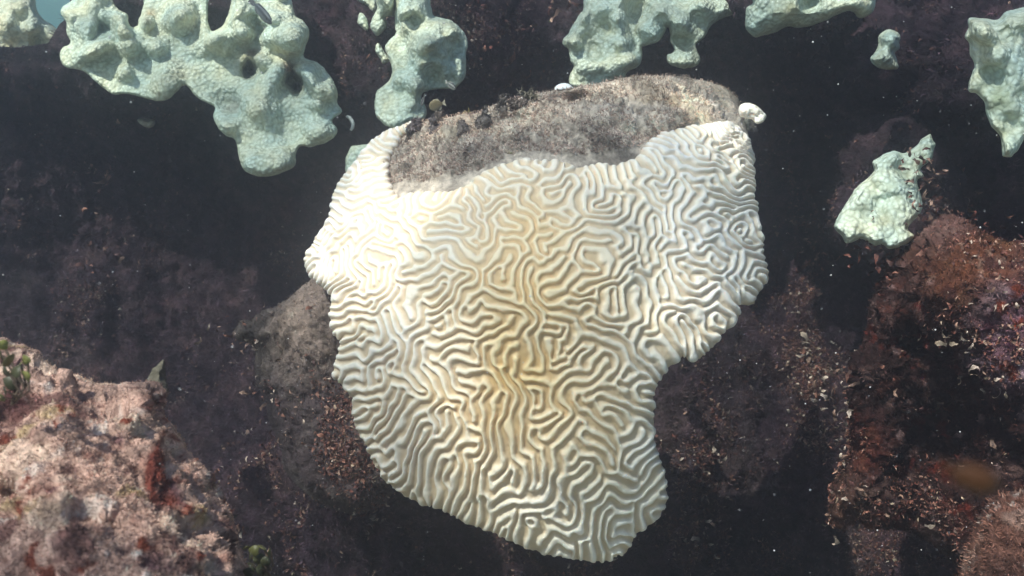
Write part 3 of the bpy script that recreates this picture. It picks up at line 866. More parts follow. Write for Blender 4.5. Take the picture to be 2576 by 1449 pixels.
rw = np.clip(red_zone(LF.px, LF.py) * 1.2 + 1.5 * fbm(LF.V, 34, 3, 7) - .38, 0, 1)[:, None]
lcol = lcol * (1 - rw) + np.array([.16, .045, .034]) * rw
maroon = np.clip(gauss(LF.px, LF.py, 393, 1002, 20, 34) + gauss(LF.px, LF.py, 30, 1010, 50, 50), 0, 1)[:, None]   # maroon sponge, plus hollow darkness painted in at the left edge
lcol = lcol * np.array([.98, .93, .90])
lcol = lcol * (1 - maroon) + np.array([.085, .028, .032]) * maroon
rock_l = empty('foreground_rock', at(150, 1449, 1.25))
tag(rock_l, 'pinkish turf-coated foreground rock with red sponge patches filling the lower left corner', 'rock')
LF.make('crusted_stone', M_CRUST, rock_l, lcol)
fv, ff, fi = filaments(LF.V[:LF.nf], LF.N[:LF.nf], 50000, .0038, .0006, RNG, None, 1.2)
fc = lcol[fi] * RNG.uniform(.7, 1.7, (len(fi) // 5, 1)).repeat(5, 0)
tag(mesh_obj('turf', fv, ff, M_FUZZ, rock_l, np.clip(fc, 0, .8)), kind='stuff')

RIGHT = [(2222, 690), (2236, 650), (2262, 628), (2300, 600), (2335, 568), (2360, 552), (2390, 545), (2430, 556), (2470, 580), (2510, 600), (2560, 612), (2640, 600), (2760, 600), (2760, 1700), (2480, 1700), (2440, 1500), (2400, 1420), (2330, 1360), (2250, 1335), (2190, 1330), (2150, 1300),
         (2120, 1330), (2092, 1320), (2080, 1270), (2092, 1215), (2120, 1170), (2138, 1110), (2134, 1060), (2128, 1000), (2138, 950), (2150, 900), (2172, 850), (2186, 780), (2200, 730)]
def right_front(x, y, d):
    z = 1.98 - .0003 * (x - 2200) + .16 * np.exp(-d / 34.0)
    z = z - .13 * gauss(x, y, 2420, 700, 170, 120) - .10 * gauss(x, y, 2560, 860, 130, 170) + .00022 * np.clip(y - 900, 0, 700)
    z = z + .20 * gauss(x, y, 2330, 1130, 110, 210) + .10 * gauss(x, y, 2290, 860, 40, 50) + .08 * gauss(x, y, 2480, 1100, 90, 120)
    return z
RF = Patch([smooth_loop(RIGHT, 4, 9, 51)], 3.6, right_front, lambda x, y, d: 2.25 + .3 * (1 - np.exp(-d / 80)) + 0 * x,
           lambda P, x, y, d: (.05 * fbm(P, 8, 4, 121) + .022 * fbm(P, 30, 3, 122) + .009 * fbm(P, 90, 2, 123)) * sstep(0, 20, d))
rc = crust(RF.V, (.050, .028, .024), [(16, .15, (.11, .05, .035)), (26, .22, (.16, .12, .10)), (34, .36, (.34, .29, .26)), (20, .34, (.15, .032, .018))], 130)
def blend(col, w, V, cs, seed):
    c = crust(V, cs[0], cs[1], seed)
    w = np.clip(w + .5 * w * fbm(V, 22, 3, seed), 0, 1)[:, None]
    return col * (1 - w) + c * w
rc = blend(rc, 1.2 * gauss(RF.px, RF.py, 2440, 660, 130, 75), RF.V, ((.24, .115, .055), [(20, .1, (.36, .21, .085)), (40, .25, (.50, .40, .28)), (25, .25, (.12, .05, .03))]), 140)
rc = blend(rc, 1.1 * gauss(RF.px, RF.py, 2350, 575, 70, 36), RF.V, ((.32, .22, .18), [(20, .1, (.42, .33, .26))]), 145)
rc = blend(rc, 1.1 * gauss(RF.px, RF.py, 2555, 840, 75, 110), RF.V, ((.30, .21, .25), [(26, .0, (.70, .64, .68)), (30, .2, (.40, .09, .03)), (22, .25, (.12, .05, .09))]), 150)
rc = blend(rc, .9 * gauss(RF.px, RF.py, 2130, 1260, 45, 90), RF.V, ((.19, .13, .09), [(26, .1, (.30, .26, .18))]), 160)
rc = blend(rc, .9 * gauss(RF.px, RF.py, 2175, 1120, 40, 60), RF.V, ((.16, .04, .022), [(26, .15, (.32, .13, .07))]), 165)
rock_r = empty('rusty_rock', at(2400, 1449, 2.0))
tag(rock_r, 'tall rusty brown encrusted rock with dark hollows along the right side', 'rock')
rc = rc * np.array([.46, .33, .37])
RF.make('crusted_stone', M_CRUST, rock_r, rc)
fv, ff, fi = filaments(RF.V[:RF.nf], RF.N[:RF.nf], 16000, .007, .0012, RNG, None, 1.2)
tag(mesh_obj('turf', fv, ff, M_FUZZ, rock_r, np.clip(rc[fi] * RNG.uniform(.5, 2.0, (len(fi) // 5, 1)).repeat(5, 0), 0, .7)), kind='stuff')

CORN = [(2760, 1235), (2600, 1238), (2560, 1236), (2520, 1243), (2486, 1262), (2462, 1300), (2446, 1345), (2424, 1395), (2410, 1449), (2396, 1560), (2390, 1700), (2760, 1700)]
CF = Patch([smooth_loop(CORN, 4, 6, 61)], 3.4, lambda x, y, d: 1.45 - .00025 * (x - 2450) - .0001 * (y - 1300) + .14 * np.exp(-d / 30.0), lambda x, y, d: 1.68 + .2 * (1 - np.exp(-d / 60)) + 0 * x,
           lambda P, x, y, d: (.03 * fbm(P, 11, 4, 171) + .012 * fbm(P, 60, 3, 172)) * sstep(0, 16, d))
cc = crust(CF.V, (.12, .055, .042), [(20, .15, (.20, .12, .10)), (40, .3, (.34, .27, .25)), (24, .2, (.05, .02, .016))], 180)
rock_c = empty('corner_rock', at(2520, 1449, 1.6))
tag(rock_c, 'dark red-brown rounded rock cut off by the lower right corner', 'rock')
CF.make('crusted_stone', M_CRUST, rock_c, cc)
fv, ff, fi = filaments(CF.V[:CF.nf], CF.N[:CF.nf], 7000, .008, .0009, RNG, None, 1.0)
tag(mesh_obj('turf', fv, ff, M_FUZZ, rock_c, np.clip(cc[fi] * RNG.uniform(.6, 1.9, (len(fi) // 5, 1)).repeat(5, 0), 0, .7)), kind='stuff')

# small sunlit stone behind the foreground rock
st = nub('small_stone', [(372, 985), (378, 950), (390, 925), (408, 906), (416, 912), (418, 950), (425, 985), (400, 1000)], 2.5, .05, M_TURF, None, (.15, .13, .10), .03, 30, .08)
tag(st, 'small pale pointed stone in the gloom just behind the left foreground rock', 'stone')
st = nub('small_stone', [(345, 300), (362, 296), (388, 304), (386, 318), (370, 322), (352, 312)], 3.75, .04, M_TURF, None, (.5, .46, .42), .03, 40, .12)
tag(st, 'small pale rubble stone on the dark wall below the largest star coral', 'stone')

# ------------------------------------------------------------------ leafy brown algae
def blade_mesh(kind, rg):
    """one curled ribbon or small fan (about unit height): (verts, faces, colour factor per vertex)"""
    nu, nv = 3, 7
    v, c = [], []
    fan = kind in (0, 4)
    curl = rg.uniform(.5, 1.2) if fan else rg.uniform(1.4, 3.9)
    wid = rg.uniform(.13, .19) if fan else rg.uniform(.06, .13)
    ruff, twist = rg.uniform(.1, .3), rg.uniform(-1.3, 1.3)
    y = z = 0.0
    for j in range(nv):
        t = j / (nv - 1)
        th = curl * t * t
        if j:
            y += math.sin(th) / (nv - 1)
            z += math.cos(th) / (nv - 1)
        if fan:
            w = wid * (.2 + 1.0 * math.sin(min(t * 1.15, 1.0) * 1.6))
        else:
            w = wid * (.5 + .8 * math.sin(math.pi * (t * .8 + .15))) * (1 + .45 * math.sin(j * 2.1 + kind))
        for i in range(nu):
            a = i - 1
            an = twist * t
            v.append((a * w * math.cos(an) + .07 * math.sin(4 * t + kind), y + a * w * math.sin(an) + ruff * w * (a * a) * math.sin(j * 1.9), z - .1 * a * a * t * wid))
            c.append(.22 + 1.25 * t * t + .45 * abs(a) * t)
    f = [(j * nu + i, j * nu + i + 1, (j + 1) * nu + i + 1, (j + 1) * nu + i) for j in range(nv - 1) for i in range(nu - 1)]
    return np.array(v), np.array(f), np.array(c)
BR = np.random.default_rng(77)
BL = [blade_mesh(k, BR) for k in range(8)]
PAL = [(.19, .085, .065), (.13, .045, .036), (.28, .17, .135), (.42, .33, .29), (.07, .03, .03), (.33, .25, .19)]

def blade_data(k, col):
    v, f, c = BL[k]
    me = bpy.data.meshes.new('blade')
    me.from_pydata([tuple(p) for p in v], [], f.tolist())
    me.polygons.foreach_set('use_smooth', np.ones(len(f), bool))
    ca = me.color_attributes.new('col', 'FLOAT_COLOR', 'POINT')
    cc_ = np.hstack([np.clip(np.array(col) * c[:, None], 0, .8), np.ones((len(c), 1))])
    ca.data.foreach_set('color', cc_.astype(np.float32).ravel())
    me.materials.append(M_LEAF)
    return me
BLADES = {(k, ci): blade_data(k, col) for k in range(8) for ci, col in enumerate(PAL)}

FANS = {BLADES[(k, ci)] for k in (0, 4) for ci in range(len(PAL))}

def clump(loc, size, cis, n, label, group, rg, name='leafy_algae', spread=.8, toward=None):
    """a tuft of curled blades fixed at loc, facing the open water"""
    root = empty(name, loc)
    tag(root, label, 'algae', group)
    out = (Vector(CAM.tolist()) - loc).normalized() if toward is None else toward
    out = (out + Vector((0, 0, .35))).normalized()
    for k in range(n):
        b = bpy.data.objects.new('blade', BLADES[(int(rg.integers(8)), cis[int(rg.integers(len(cis)))])])
        COL.objects.link(b)
        b.parent = root
        d = (out + Vector(rg.normal(0, .75, 3).tolist())).normalized()
        q = d.to_track_quat('Z', 'Y') @ Matrix.Rotation(rg.uniform(0, 6.28), 3, 'Z').to_quaternion()
        b.rotation_mode = 'QUATERNION'
        b.rotation_quaternion = q
        s_ = size * rg.uniform(.55, 1.2) * (.5 if b.data in FANS else 1.0)
        b.scale = (s_, s_, s_)
        b.location = Vector((rg.normal(0, spread), rg.normal(0, spread * .4), rg.normal(0, spread))) * size
    return root

class Surf:
    """front surface lookup for scattering: nearest vertex to a pixel"""
    def __init__(s, pt):
        s.q = np.stack([pt.px[:pt.nf], pt.py[:pt.nf]], 1)
        s.V, s.N = pt.V[:pt.nf], pt.N[:pt.nf]
    def get(s, px, py):
        i = np.argmin(((s.q - [px, py]) ** 2).sum(1))
        return Vector(s.V[i].tolist()), Vector(s.N[i].tolist())
class Front:
    def get(s, px, py):
        return at(px, py, 2.05), Vector((-FWD).tolist())
S_F = Front()
S_W, S_R, S_B, S_L = Surf(W), Surf(RF), Surf(BS), Surf(LF)

G = np.random.default_rng(5)
ORD = ['first', 'second', 'third', 'fourth', 'fifth', 'sixth', 'seventh', 'eighth', 'ninth', 'tenth', 'eleventh']
regions = [  # surface, list of (px, py), size m, palette, blades, label
    (S_W, [(2010, 620), (2060, 560), (2085, 700), (2040, 700), (1990, 760), (2110, 660), (2075, 760), (2020, 860)], .045, [0, 1, 2], 7, 'brown algae tuft on dark wall left of leaning star coral'),
    (S_W, [(2040, 920), (2070, 960), (2010, 990), (2050, 1010), (2020, 1110), (2090, 1040), (2060, 1130), (2000, 900)], .042, [0, 2, 3], 7, 'pale-tipped algae tuft on dark wall left of rusty rock'),
    (S_W, [(1700, 1100), (1740, 1140), (1690, 1180), (1790, 1160), (1760, 1230), (1720, 1270), (1800, 1250), (1700, 1330), (1760, 1060)], .036, [1, 2, 3], 6, 'curled algae tuft on dark wall right of the lower brain coral'),
    (S_W, [(640, 1000), (700, 1060), (760, 1120), (650, 1120), (820, 1180), (720, 1190), (860, 1260), (660, 1230), (780, 1300), (920, 1330), (700, 1320)], .036, [0, 2, 3], 6, 'ragged algae tuft on shaded slope under the brain coral'),
    (S_W, [(270, 300), (262, 440), (280, 420), (250, 480), (275, 600), (300, 650), (268, 690), (255, 530)], .05, [0, 2, 4], 6, 'reddish algae tuft in row down the dark left wall'),
    (S_W, [(1250, 60), (1290, 130), (1230, 180), (1330, 60), (1350, 150), (1210, 110)], .05, [0, 1, 4], 6, 'dim algae tuft on wall between two top star corals'),
    (S_W, [(1440, 30), (1425, 45)], .06, [1, 2], 6, 'rusty algae tuft by left edge of broad star coral'),
    (S_W, [(2250, 240), (2290, 260), (2330, 230), (2310, 300), (2390, 290), (2270, 210)], .055, [1, 0, 4], 7, 'dark red algae tuft below the isolated star coral knob'),
    (S_W, [(2360, 350), (2380, 400), (2330, 440), (2400, 450), (2340, 500), (2370, 540), (2440, 420), (2420, 500), (2360, 300)], .05, [1, 0, 4, 2], 8, 'dark algae tuft between leaning coral and hanging coral'),
    (S_R, [(2260, 640), (2300, 625), (2235, 690), (2225, 740), (2440, 560), (2480, 600), (2520, 620), (2390, 560)], .03, [1, 0, 4], 8, 'dark frilly algae tuft along top edge of rusty rock'),
    (S_R, [(2160, 920), (2140, 1000), (2170, 1060), (2160, 1100), (2130, 1160), (2190, 980), (2150, 1240)], .03, [0, 2, 3], 7, 'cream and brown algae tuft on left edge of rusty rock'),
    (S_R, [(2300, 840), (2420, 800), (2480, 860), (2530, 930), (2500, 760), (2440, 960), (2560, 760)], .026, [3, 2, 5], 7, 'whitish algae tuft on sunlit face of the rusty rock'),
    (S_R, [(2350, 1000), (2420, 1080), (2500, 1060), (2380, 1180), (2540, 1130), (2480, 1210)], .024, [1, 2, 4], 6, 'dark algae tuft on shaded lower face of rusty rock'),
    (S_B, [(600, 830), (625, 850), (650, 840), (615, 880), (660, 880), (690, 930), (640, 920), (680, 800)], .026, [0, 3, 2], 7, 'brown algae tuft on outer tip of the dead flank'),
    (S_B, [(700, 980), (760, 1010), (820, 1000), (740, 1080), (810, 1090), (690, 1040), (860, 1140)], .026, [0, 2, 3], 6, 'ragged algae tuft on dark lower part of dead flank'),
]
for surf, pts, size, cis, n, label in regions:
    pts = sorted(pts, key=lambda q: q[1])
    for rank, (x, y) in enumerate(pts):
        p, nn = surf.get(x, y)
        how = 'topmost' if rank == 0 else 'lowest' if rank == len(pts) - 1 else ORD[rank] + ' from the top' 
        clump(p - nn * .006, size * G.uniform(.9, 1.3), cis, n + 4, label + ', ' + how, label.replace(' tuft', ' tufts', 1), G, toward=(nn + (Vector(CAM.tolist()) - p).normalized()).normalized())
singles = [  # distinctive ones
    (S_F, 2165, 612, .030, [1, 4], 26, 'dark algae bush overlapping the bottom left edge of the leaning star coral'),
    (S_F, 2245, 628, .030, [1, 0], 26, 'dark red algae bush overlapping the lowest edge of the leaning star coral'),
    (S_F, 2330, 430, .032, [1, 2], 26, 'russet algae bush crossing the right edge of the leaning star coral, upper'),
    (S_F, 2322, 520, .032, [1, 2], 26, 'russet algae bush crossing the right edge of the leaning star coral, lower'),
    (S_W, 2075, 1000, .05, [3, 5], 8, 'frilly grey-white algae cluster jutting out left of the rusty rock'),
    (S_R, 2120, 1325, .04, [3, 5], 3, 'pair of pale algae blades at the bottom tip of the rusty rock'),
    (S_W, 2105, 885, .03, [3], 4, 'thin white twisted algae wisp between the brain coral and the rusty rock'),
    (S_W, 1700, 1345, .045, [3, 2], 6, 'pale algae rosette near the bottom edge right of the brain coral'),
    (S_W, 1170, 1420, .04, [3, 2], 3, 'small lone pale algae bit under the lowest edge of the brain coral'),
    (S_W, 940, 1405, .045, [3], 4, 'grey lone algae bit near the bottom edge of the picture left of centre'),
    (S_W, 1010, 1410, .045, [0], 4, 'brown lone algae bit near the bottom edge beside a grey one'),
    (S_W, 322, 810, .05, [3, 0], 3, 'lone pinkish algae bit low on the dark left wall'),
    (S_W, 1975, 240 + 115, .06, [1, 0], 5, 'red algae sprig beside the white remnant on the coral shoulder'),
    (S_W, 2140, 340, .05, [1, 2], 4, 'lone orange-brown algae sprig midway between brain coral and leaning coral'),
    (S_W, 930, 320, .06, [1, 0], 7, 'brown algae bush between the white worm tube and the brain coral'),
    (S_W, 860, 200, .06, [1, 2], 6, 'brown algae sprig at the right shoulder of the largest star coral'),
    (S_R, 2348, 1330, .035, [3, 5], 5, 'pale crumpled algae cluster low on the right above the corner rock'),
    (S_R, 2400, 1440, .035, [2, 1], 5, 'brown algae cluster at the bottom edge beside the corner rock'),
    (S_B, 520, 885, .03, [5], 4, 'olive algae sprig standing out left of the dead flank'),
]
for surf, x, y, size, cis, n, label in singles:
    p, nn = surf.get(x, y)
    if label.startswith('olive'):
        p = at(515, 880, 2.35)
    clump(p - nn * .004, size, cis, n, label, None, G)

# the countless small blades that carpet the wall
def carpet(surf_pts, density_fn, n, size, rg, name, label):
    V, N, px, py = surf_pts
    w = density_fn(px, py) * np.clip(.5 + fbm(V, 5, 3, 205) * 2.2, 0, None) ** 2.2
    idx = rg.choice(len(V), n, p=w / w.sum())
    vs, fs, cs = [], [], []
    kinds = rg.choice([1, 2, 3, 5, 6, 7, 0, 4], n, p=[.16] * 6 + [.02, .02])
    pal = np.array(PAL)[rg.choice(6, n, p=[.28, .28, .13, .04, .24, .03])]
    off = 0
    up = (CAM - V[idx])
    up /= np.linalg.norm(up, axis=1, keepdims=True)
    d = N[idx] * .6 + up * .5 + [0, 0, .25] + rg.normal(0, .55, (n, 3))
    d /= np.linalg.norm(d, axis=1, keepdims=True)
    t = rg.normal(0, 1, (n, 3))
    t -= d * (t * d).sum(1, keepdims=True)
    t /= np.linalg.norm(t, axis=1, keepdims=True)
    b = np.cross(d, t)
    s_ = size * np.minimum(rg.lognormal(0, .4, (n, 1)), 2.0)
    for k in range(8):
        m = np.where(kinds == k)[0]
        bv, bf, bc = BL[k]
        P = V[idx[m]][:, None] - N[idx[m]][:, None] * .004 + s_[m][:, None] * (bv[None, :, 0:1] * t[m][:, None] + bv[None, :, 1:2] * b[m][:, None] + bv[None, :, 2:3] * d[m][:, None])
        vs.append(P.reshape(-1, 3))
        fs.append((np.arange(len(m))[:, None, None] * len(bv) + bf[None]).reshape(-1, 4) + off)
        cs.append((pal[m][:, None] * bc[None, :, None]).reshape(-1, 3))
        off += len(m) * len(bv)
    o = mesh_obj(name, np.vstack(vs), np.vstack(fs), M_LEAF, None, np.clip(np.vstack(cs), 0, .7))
    tag(o, label, 'algae', kind='stuff')
def wall_density(x, y):
    d = .22 + 1.2 * gauss(x, y, 2060, 850, 110, 330) + 1.0 * gauss(x, y, 1760, 1200, 120, 170) + 1.1 * gauss(x, y, 760, 1150, 190, 200) + .7 * gauss(x, y, 275, 520, 40, 220)
    d = d + 1.0 * gauss(x, y, 2370, 400, 90, 180) + .5 * gauss(x, y, 1290, 110, 130, 120) + .4 * gauss(x, y, 1200, 1420, 400, 60) + .6 * gauss(x, y, 880, 150, 60, 150)
    d = d * (1 - .85 * gauss(x, y, 520, 650, 150, 300)) * (1 - .8 * gauss(x, y, 2010, 300, 170, 130))
    return d * (x > -80) * (x < 2680) * (y > -60) * (y < 1530)
carpet((W.V, W.N, W.px, W.py), wall_density, 46000, .015, G, 'wall_algae', 'carpet of small curled brown algae blades covering the dark reef wall')
carpet((RF.V[:RF.nf], RF.N[:RF.nf], RF.px[:RF.nf], RF.py[:RF.nf]), lambda x, y: .4 + gauss(x, y, 2500, 850, 120, 140) + gauss(x, y, 2170, 1050, 50, 250), 5000, .012, G, 'rock_algae', 'carpet of small algae blades covering the rusty rock')
carpet((BS.V[:BS.nf], BS.N[:BS.nf], BS.px[:BS.nf], BS.py[:BS.nf]), lambda x, y: .05 + sstep(880, 980, y) + gauss(x, y, 630, 860, 50, 50), 2600, .013, G, 'flank_algae', 'small algae blades scattered over the dead flank of the brain coral')

# green disc algae on the foreground rock
gm = mat_leaf('green_algae_disc', .45)
def disc_data(col):
    v, f = [(0, 0, 0)], []
    n = 12
    for ring, (rr, yy) in enumerate(((.55, .07), (1.0, -.02), (.97, -.08))):
        for i in range(n):
            a = 2 * math.pi * i / n
            r2 = rr * (1 + .10 * math.sin(a * 3) + .06 * math.sin(a * 5 + 1))
            v.append((r2 * math.cos(a), yy + .1 * math.sin(2 * a) * rr, r2 * math.sin(a)))
    f += [(0, 1 + (i + 1) % n, 1 + i) for i in range(n)]
    for k in range(2):
        f += [(1 + k * n + i, 1 + k * n + (i + 1) % n, 1 + (k + 1) * n + (i + 1) % n, 1 + (k + 1) * n + i) for i in range(n)]
    f.append(tuple(1 + 2 * n + i for i in range(n)))
    me = bpy.data.meshes.new('leaf')
    me.from_pydata(v, [], f)
    ca = me.color_attributes.new('col', 'FLOAT_COLOR', 'POINT')
    cc_ = np.array([[*col, 1.0]] * len(v))
    cc_[13:, :3] *= 1.5
    ca.data.foreach_set('color', cc_.astype(np.float32).ravel())
    me.polygons.foreach_set('use_smooth', np.ones(len(f), bool))
    me.materials.append(gm)
    return me
DG = [disc_data((.06, .062, .022)), disc_data((.11, .112, .035)), disc_data((.032, .034, .018))]
def green_clump(pts, dep, label, rg):
    c = np.array(pts, float)
    root = empty('green_algae', at(c[:, 0].mean(), c[:, 1].max() + 20, dep + .03))
    tag(root, label, 'algae')
    for x, y, r_, ci in pts:
        o = bpy.data.objects.new('leaf', DG[ci])
        COL.objects.link(o)
        o.parent = root
        o.location = at(x, y, dep + rg.uniform(-.02, .03)) - root.location
        s_ = r_ * dep / FOC
        o.scale = (s_, s_, s_)
        o.rotation_euler = (rg.normal(0, .7), rg.normal(0, .9), rg.normal(0, .9))
    v, f = [], []
    for x, y, r_, ci in pts:       # thin stalks joining the discs
        a, b = np.array(root.location) * 0, np.array(at(x, y, dep + .01) - root.location)
        for i in range(2):
            q = [(0, 0, 0), (.003, 0, 0), (0, 0, .003)]
        base = len(v)
        for t in (0, .5, 1):
            m = a * (1 - t) + b * t + np.array([.012 * math.sin(t * 3), 0, 0])
            v += [tuple(m + np.array(e)) for e in ((-.0016, 0, 0), (.0016, 0, .001), (0, .0016, -.001))]
        for k in range(2):
            f += [(base + 3 * k + i, base + 3 * k + (i + 1) % 3, base + 3 * k + 3 + (i + 1) % 3, base + 3 * k + 3 + i) for i in range(3)]
    mesh_obj('stalk', np.array(v) + np.array(root.location), f, M_LEAF, root, np.tile([.12, .09, .07], (len(v), 1)))
green_clump([(6, 868, 14, 1), (22, 905, 20, 0), (4, 895, 14, 0), (66, 905, 13, 1), (50, 918, 9, 1), (66, 945, 15, 1), (42, 935, 16, 2), (30, 962, 20, 2), (12, 985, 14, 2), (4, 1000, 12, 1), (16, 935, 15, 2)], 1.02, 'green disc-leaved algae at the left frame edge on top of the foreground rock', G)
green_clump([(622, 1378, 11, 0), (640, 1385, 14, 0), (662, 1378, 13, 0), (678, 1390, 10, 0), (630, 1402, 14, 2), (650, 1405, 15, 2), (668, 1412, 13, 2), (636, 1425, 15, 2), (655, 1432, 14, 2), (668, 1440, 10, 2), (626, 1440, 14, 2)], 1.12, 'dark green disc-leaved algae at the bottom on the right tip of the foreground rock', G)

# white worm tube by the big star coral
def tube(path, rad, name, mat, col, label=None, cat=None):
    p = np.array(path)
    n, m = 8, len(p)
    v = []
    for j in range(m):
        t = p[min(j + 1, m - 1)] - p[max(j - 1, 0)]
        t = t / np.linalg.norm(t)
        u = np.cross(t, [0, 1, .3]); u /= np.linalg.norm(u)
        w = np.cross(t, u)
        r_ = rad * (.55 + .6 * math.sin(math.pi * (j + .6) / m))
        for i in range(n):
            a = 2 * math.pi * i / n
            v.append(p[j] + r_ * (math.cos(a) * u + math.sin(a) * w))
    ix = np.arange(n * m).reshape(m, n)
    f = np.stack([ix[:-1].ravel(), np.roll(ix[:-1], -1, 1).ravel(), np.roll(ix[1:], -1, 1).ravel(), ix[1:].ravel()], 1).tolist()
    f += [tuple(ix[0][::-1]), tuple(ix[-1])]
    o = mesh_obj(name, v, f, mat, None, np.tile(col, (len(v), 1)), origin=p[-1])
    tag(o, label, cat)
    return o
tube([unproj(x, y, 2.98) for x, y in ((872, 292), (879, 296), (885, 303), (888, 312), (887, 321), (882, 328))], .006, 'worm_tube', M_TURF, (.62, .62, .6), 'short curved white worm tube beside the lower right rim of the largest star coral', 'worm tube')

# ------------------------------------------------------------------ fish
fm = mat_leaf('fish_skin', .4)
def fish(label, head, tail, dep_h, dep_t, deep, wide, colour, fin, group=None, tailsize=1.0):
    """body lofted from head pixel to tail pixel; deep and wide are body height and thickness over its length"""
    a, b = unproj(*head, dep_h), unproj(*tail, dep_t)
    L = np.linalg.norm(b - a)
    t = (b - a) / L
    upv = np.array([0, 0, 1.0]) if abs(t[2]) < .8 else -UPV * 0 + RGT
    u = upv - t * (upv @ t)
    u /= np.linalg.norm(u)
    w = np.cross(t, u)
    root = empty('reef_fish', (a + b) / 2)
    tag(root, label, 'fish', group)
    n, m = 12, 14
    v, c = [], []
    for j in range(m):
        s_ = j / (m - 1)
        h = deep * L * .5 * (.10 + .98 * math.sin(math.pi * min(s_ * .98 + .02, 1) ** .8) ** .8) if s_ < .999 else deep * L * .09
        h = max(h, deep * L * .10)
        k = wide * L * .5 * max(math.sin(math.pi * min(s_ ** .7, .96)), .12)
        for i in range(n):
            an = 2 * math.pi * i / n
            p = a + t * L * .8 * s_ + u * h * math.sin(an) + w * k * math.cos(an)
            v.append(p)
            c.append(colour(s_, math.sin(an)))
    ix = np.arange(n * m).reshape(m, n)
    f = np.stack([ix[:-1].ravel(), np.roll(ix[:-1], -1, 1).ravel(), np.roll(ix[1:], -1, 1).ravel(), ix[1:].ravel()], 1).tolist() + [tuple(ix[0][::-1]), tuple(ix[-1])]
    mesh_obj('body', v, f, fm, root, np.array(c))
    def flat(name, pts, col):
        q = []
        for sgn in (1, -1):
            for (pl, ph) in pts:
                q.append(a + t * L * pl + u * L * ph + w * sgn * .006 * L)
        k = len(pts)
        ff_ = [tuple(range(k)), tuple(range(2 * k - 1, k - 1, -1))] + [(i, (i + 1) % k, k + (i + 1) % k, k + i) for i in range(k)]
        mesh_obj(name, q, ff_, fm, root, np.tile(col, (2 * k, 1)), smooth=False)
    ts = tailsize
    flat('tail_fin', [(.76, .05), (.84, .07), (1.0, deep * .36 * ts), (.96, 0), (1.0, -deep * .36 * ts), (.84, -.07), (.76, -.05)], fin)
    flat('dorsal_fin', [(.22, deep * .44), (.34, deep * .60), (.6, deep * .56), (.70, deep * .24), (.5, deep * .30)], fin)
    flat('anal_fin', [(.45, -deep * .40), (.58, -deep * .56), (.68, -deep * .42), (.70, -deep * .24), (.5, -deep * .30)], fin)
    for sg in (1, -1):
        ce = a + t * L * .13 + u * deep * L * .1 + w * sg * wide * L * .27
        ev = []
        for j in range(5):
            for i in range(6):
                th, ph = math.pi * j / 4, 2 * math.pi * i / 6
                ev.append(ce + L * .028 * np.array([math.sin(th) * math.cos(ph), math.sin(th) * math.sin(ph), math.cos(th)]))
        ix = np.arange(30).reshape(5, 6)
        ef = np.stack([ix[:-1].ravel(), np.roll(ix[:-1], -1, 1).ravel(), np.roll(ix[1:], -1, 1).ravel(), ix[1:].ravel()], 1)
        mesh_obj('eye', ev, ef, fm, root, np.tile([.01, .01, .01], (30, 1)))
    return root
yel = lambda s_, h: (.17, .135, .075) if h > -.5 else (.26, .22, .15)
stripe = lambda s_, h: (.03, .025, .03) if -.15 < h < .35 or h > .85 else (.7, .66, .6)
fish('yellow-brown deep-bodied fish with a pale tail hovering left of the dead coral top', (1080, 270), (1121, 258), 2.36, 2.37, .60, .2, yel, (.62, .55, .42))
fish('small brown fish nosing down at the rim of the dead coral top', (1164, 304), (1182, 277), 2.26, 2.28, .62, .25, lambda s_, h: (.24, .16, .08), (.45, .36, .16))
fish('tiny black and white striped fish under the top centre star coral', (1146, 223), (1120, 205), 2.75, 2.78, .34, .2, stripe, (.5, .47, .42), 'striped little fish')
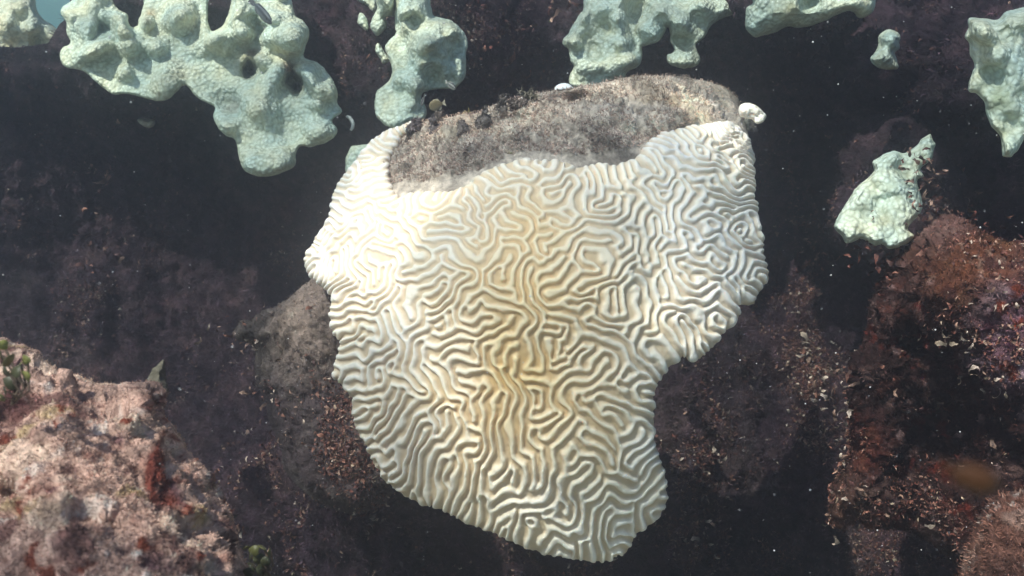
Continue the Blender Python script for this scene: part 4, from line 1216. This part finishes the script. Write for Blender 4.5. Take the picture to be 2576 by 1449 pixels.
fish('tiny striped fish swimming upright beside the yellow-brown fish', (1060, 266), (1069, 238), 2.7, 2.72, .30, .2, stripe, (.5, .47, .42), 'striped little fish')
fish('slim dark grey striped fish in front of the largest star coral at the top', (683, 58), (626, -4), 2.72, 2.78, .22, .16, lambda s_, h: (.16, .17, .18) if math.sin(h * 9) > 0 else (.05, .055, .065), (.10, .10, .11))
fish('mottled brown fish lying low over the dead coral top', (1334, 348), (1402, 347), 2.02, 2.02, .36, .22, lambda s_, h: (.11, .085, .06) if math.sin(s_ * 40) * math.sin(h * 6) < .4 else (.17, .14, .10), (.15, .12, .09))
fish('blurred orange-brown fish very close to the lens at lower right', (2508, 1226), (2366, 1168), .24, .24, .42, .25, lambda s_, h: (.07, .03, .014), (.05, .022, .012))

# ------------------------------------------------------------------ specks drifting in the water
rg = np.random.default_rng(9)
ico = np.array([(0, 0, 1), (.894, 0, .447), (.276, .851, .447), (-.724, .526, .447), (-.724, -.526, .447), (.276, -.851, .447), (.724, .526, -.447), (-.276, .851, -.447), (-.894, 0, -.447), (-.276, -.851, -.447), (.724, -.526, -.447), (0, 0, -1)])
icf = np.array([(0, 1, 2), (0, 2, 3), (0, 3, 4), (0, 4, 5), (0, 5, 1), (1, 6, 2), (2, 7, 3), (3, 8, 4), (4, 9, 5), (5, 10, 1), (2, 6, 7), (3, 7, 8), (4, 8, 9), (5, 9, 10), (1, 10, 6), (6, 11, 7), (7, 11, 8), (8, 11, 9), (9, 11, 10), (10, 11, 6)])
n = 420
px, py = rg.uniform(-50, 2620, n), rg.uniform(-40, 1490, n)
dep = rg.uniform(.7, 2.6, n)
dep = np.minimum(dep, dome(px, py) - .1)
P = unproj(px, py, dep)
rad = .0008 * rg.lognormal(0, .4, n) * (dep / 1.6)
V = (P[:, None] + rad[:, None, None] * ico[None]).reshape(-1, 3)
F = (np.arange(n)[:, None, None] * 12 + icf[None]).reshape(-1, 3)
tag(mesh_obj('drifting_specks', V, F, M_FUZZ, None, np.tile([.55, .55, .6], (len(V), 1))), 'fine pale specks drifting in the water in front of the reef', 'specks', kind='stuff')
